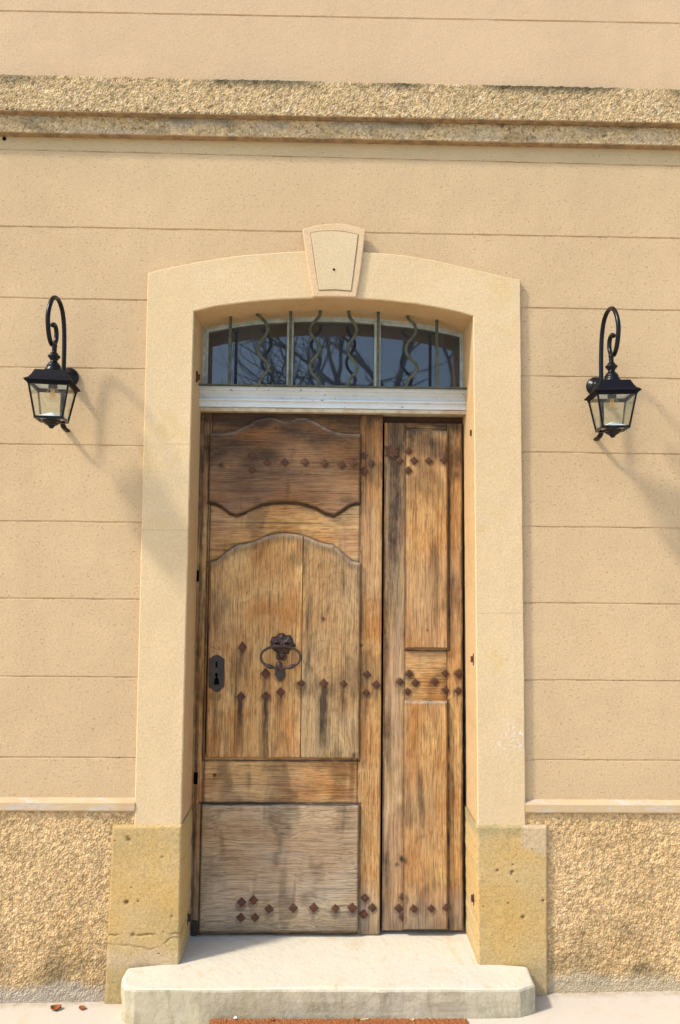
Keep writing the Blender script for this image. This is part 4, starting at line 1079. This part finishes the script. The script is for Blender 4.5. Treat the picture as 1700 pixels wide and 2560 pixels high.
    # bulb
    mb = MB(); mb.lathe([(.004, -.092), (.012, -.0895), (.019, -.084), (.0235, -.076), (.0245, -.068), (.0225, -.060), (.017, -.052), (.0135, -.046), (.0130, -.040)], (0, -AX, 0), 28); bulb = low(mb).build('bulb', M_BULB, root, smooth=True)
    mb = MB()
    for k in range(6):
        a = math.pi*2*k/6; mb.tube([(.0045*math.cos(a), -AX+.0045*math.sin(a), -.048), (.0085*math.cos(a), -AX+.0085*math.sin(a), -.078)], .0011, 6)
    low(mb).build('filament', M_FIL, bulb)
    mb = MB(); mb.lathe([(.0145, -.034), (.0145, -.047), (.008, -.047)], (0, -AX, 0), 20); low(mb).build('socket', M_LAMP, root, smooth=True)
    return root
L1 = lantern('black lantern on a looped bracket on the wall left of the door', R(8))
x, z = P(132, 920, -.185); L1.location = (x-.008, .0, z)
L2 = lantern('black lantern on a looped bracket on the wall right of the door', R(-7))
x, z = P(1531, 945, -.185); L2.location = (x+.008, .0, z)

# ------------------------------------------------------------------ doormat, leaves, litter
ym = G(850, 2548, .058)[1]
mx0 = G(523, 2552, .06)[0]; mx1 = G(1170, 2552, .06)[0]
vs = []; nxm, nym = 260, 60
for j in range(nym+1):
    for i in range(nxm+1):
        x = mx0+(mx1-mx0)*i/nxm; y = ym-.45*j/nym
        e = min(i, nxm-i, j, nym-j)
        vs.append((x+.002*nz(x*90, y*90, 3), y+.003*nz(x*120, y*60, 1), .056+(.008 if e else -.004)+.0035*nz(x*260, y*260, 2)+.002*nz(x*60, y*60, 2)))
fs = [(j*(nxm+1)+i, j*(nxm+1)+i+1, (j+1)*(nxm+1)+i+1, (j+1)*(nxm+1)+i) for j in range(nym) for i in range(nxm)]
n0 = len(vs)
tag(mk('doormat', vs, fs, M_COIR), 'terracotta coir doormat lying against the foot of the doorstep', 'doormat')
def leaf(x, y, z, s, rz_, label, mat=M_LEAF, group=None, curl=.5):
    vs = []; nu = 10
    for i in range(nu+1):
        t = i/nu; wd = s*.42*math.sin(math.pi*min(1, t*.93+.04))**.8
        for k in (-1, -.5, 0, .5, 1):
            u = (t-.5)*s; vv = k*wd
            zz = s*curl*(abs(k)**2*.45+(t-.5)**2*1.2)+.001
            vs.append((u, vv, zz))
    vs2 = [(x+a*math.cos(rz_)-b*math.sin(rz_), y+a*math.sin(rz_)+b*math.cos(rz_), z+c_) for a, b, c_ in vs]
    fs = [(i*5+k, i*5+k+1, i*5+6+k, i*5+5+k) for i in range(nu) for k in range(4)]
    o = mk('dead_leaf', vs2, fs, mat, smooth=True)
    m = o.modifiers.new('thick', 'SOLIDIFY'); m.thickness = .0006
    return tag(o, label, 'leaf', group)
x, y = G(140, 2507, .04); leaf(x, y, gz(x, y), .036, .2, 'curled orange leaf on the paving against the left plinth', curl=.55, group='fallen leaves')
x, y = G(205, 2508, .04); leaf(x, y+.004, gz(x, y), .026, -.3, 'small brown leaf beside the orange one against the left plinth', M_LEAF, curl=.4, group='fallen leaves')
x, y = G(681, 2549, .064); leaf(x, y-.004, .062, .016, .9, 'red leaf crumb on the left half of the doormat edge', curl=.6, group='fallen leaves')
x, y = G(892, 2549, .064); leaf(x, y-.004, .062, .014, .3, 'red leaf crumb beside the straw on the doormat edge', curl=.6, group='fallen leaves')
x, y = G(1030, 2549, .064); leaf(x, y-.004, .062, .013, .1, 'straw coloured crumb on the right part of the doormat edge', M_STRAW, curl=.6, group='fallen leaves')
x, y = G(910, 2547, .066); o = MB().bar((x-.012, y-.004, .066), (x+.014, y-.003, .068), .003).build('straw', M_STRAW); tag(o, 'short piece of pale straw on the back edge of the doormat', 'straw')
x, y = G(588, 2546, .066); leaf(x, y-.003, .064, .013, 1.2, 'white petal on the left end of the doormat edge', simple('petal', (.7, .68, .62), .7, .2), curl=.8, group='fallen leaves')

# ------------------------------------------------------------------ bare tree opposite the door (seen in the glass)
TREE = thing('bare_tree', 'leafless spreading tree mirrored in the fanlight glass', 'tree', (3.4, -13, 0))
def grow(mb, p, d, L_, r_, depth):
    pts = [p.copy()]; q = p.copy(); dd = d.copy(); m = 4
    for i in range(m):
        dd = (dd+Vector((random.uniform(-.25, .25), random.uniform(-.25, .25), random.uniform(-.12, .2)))*.8).normalized()
        q = q+dd*L_/m; pts.append(q.copy())
    mb.tube(pts, [r_*(1-.45*i/m) for i in range(m+1)], 5 if depth > 1 else 8, caps=False)
    if depth >= 6: return
    for k in range(3 if depth < 4 else 2):
        j = random.choice((2, 3, 4)) if k else 4
        nd = (dd+Vector((random.uniform(-1, 1), random.uniform(-1, 1), random.uniform(-.5, .6)))*.85).normalized()
        grow(mb, pts[j], nd, L_*random.uniform(.62, .85), r_*.55, depth+1)
tr = MB(); tr.tube([(0, 0, 0), (.05, 0, 1.2), (-.1, 0, 2.6), (-.3, 0, 3.6)], [.34, .27, .24, .22], 12); tr.build('trunk', M_BARK, TREE, smooth=True)
cr_ = MB(); random.seed(3)
for d in ((-1, .1, .45), (-.8, -.3, .9), (-.2, .3, 1), (.7, .1, .7), (-1, .4, .2)):
    grow(cr_, Vector((-.3, 0, 3.5)), Vector(d).normalized(), 2.5, .17, 1)
cr_.build('crown', M_BARK, TREE, smooth=True)
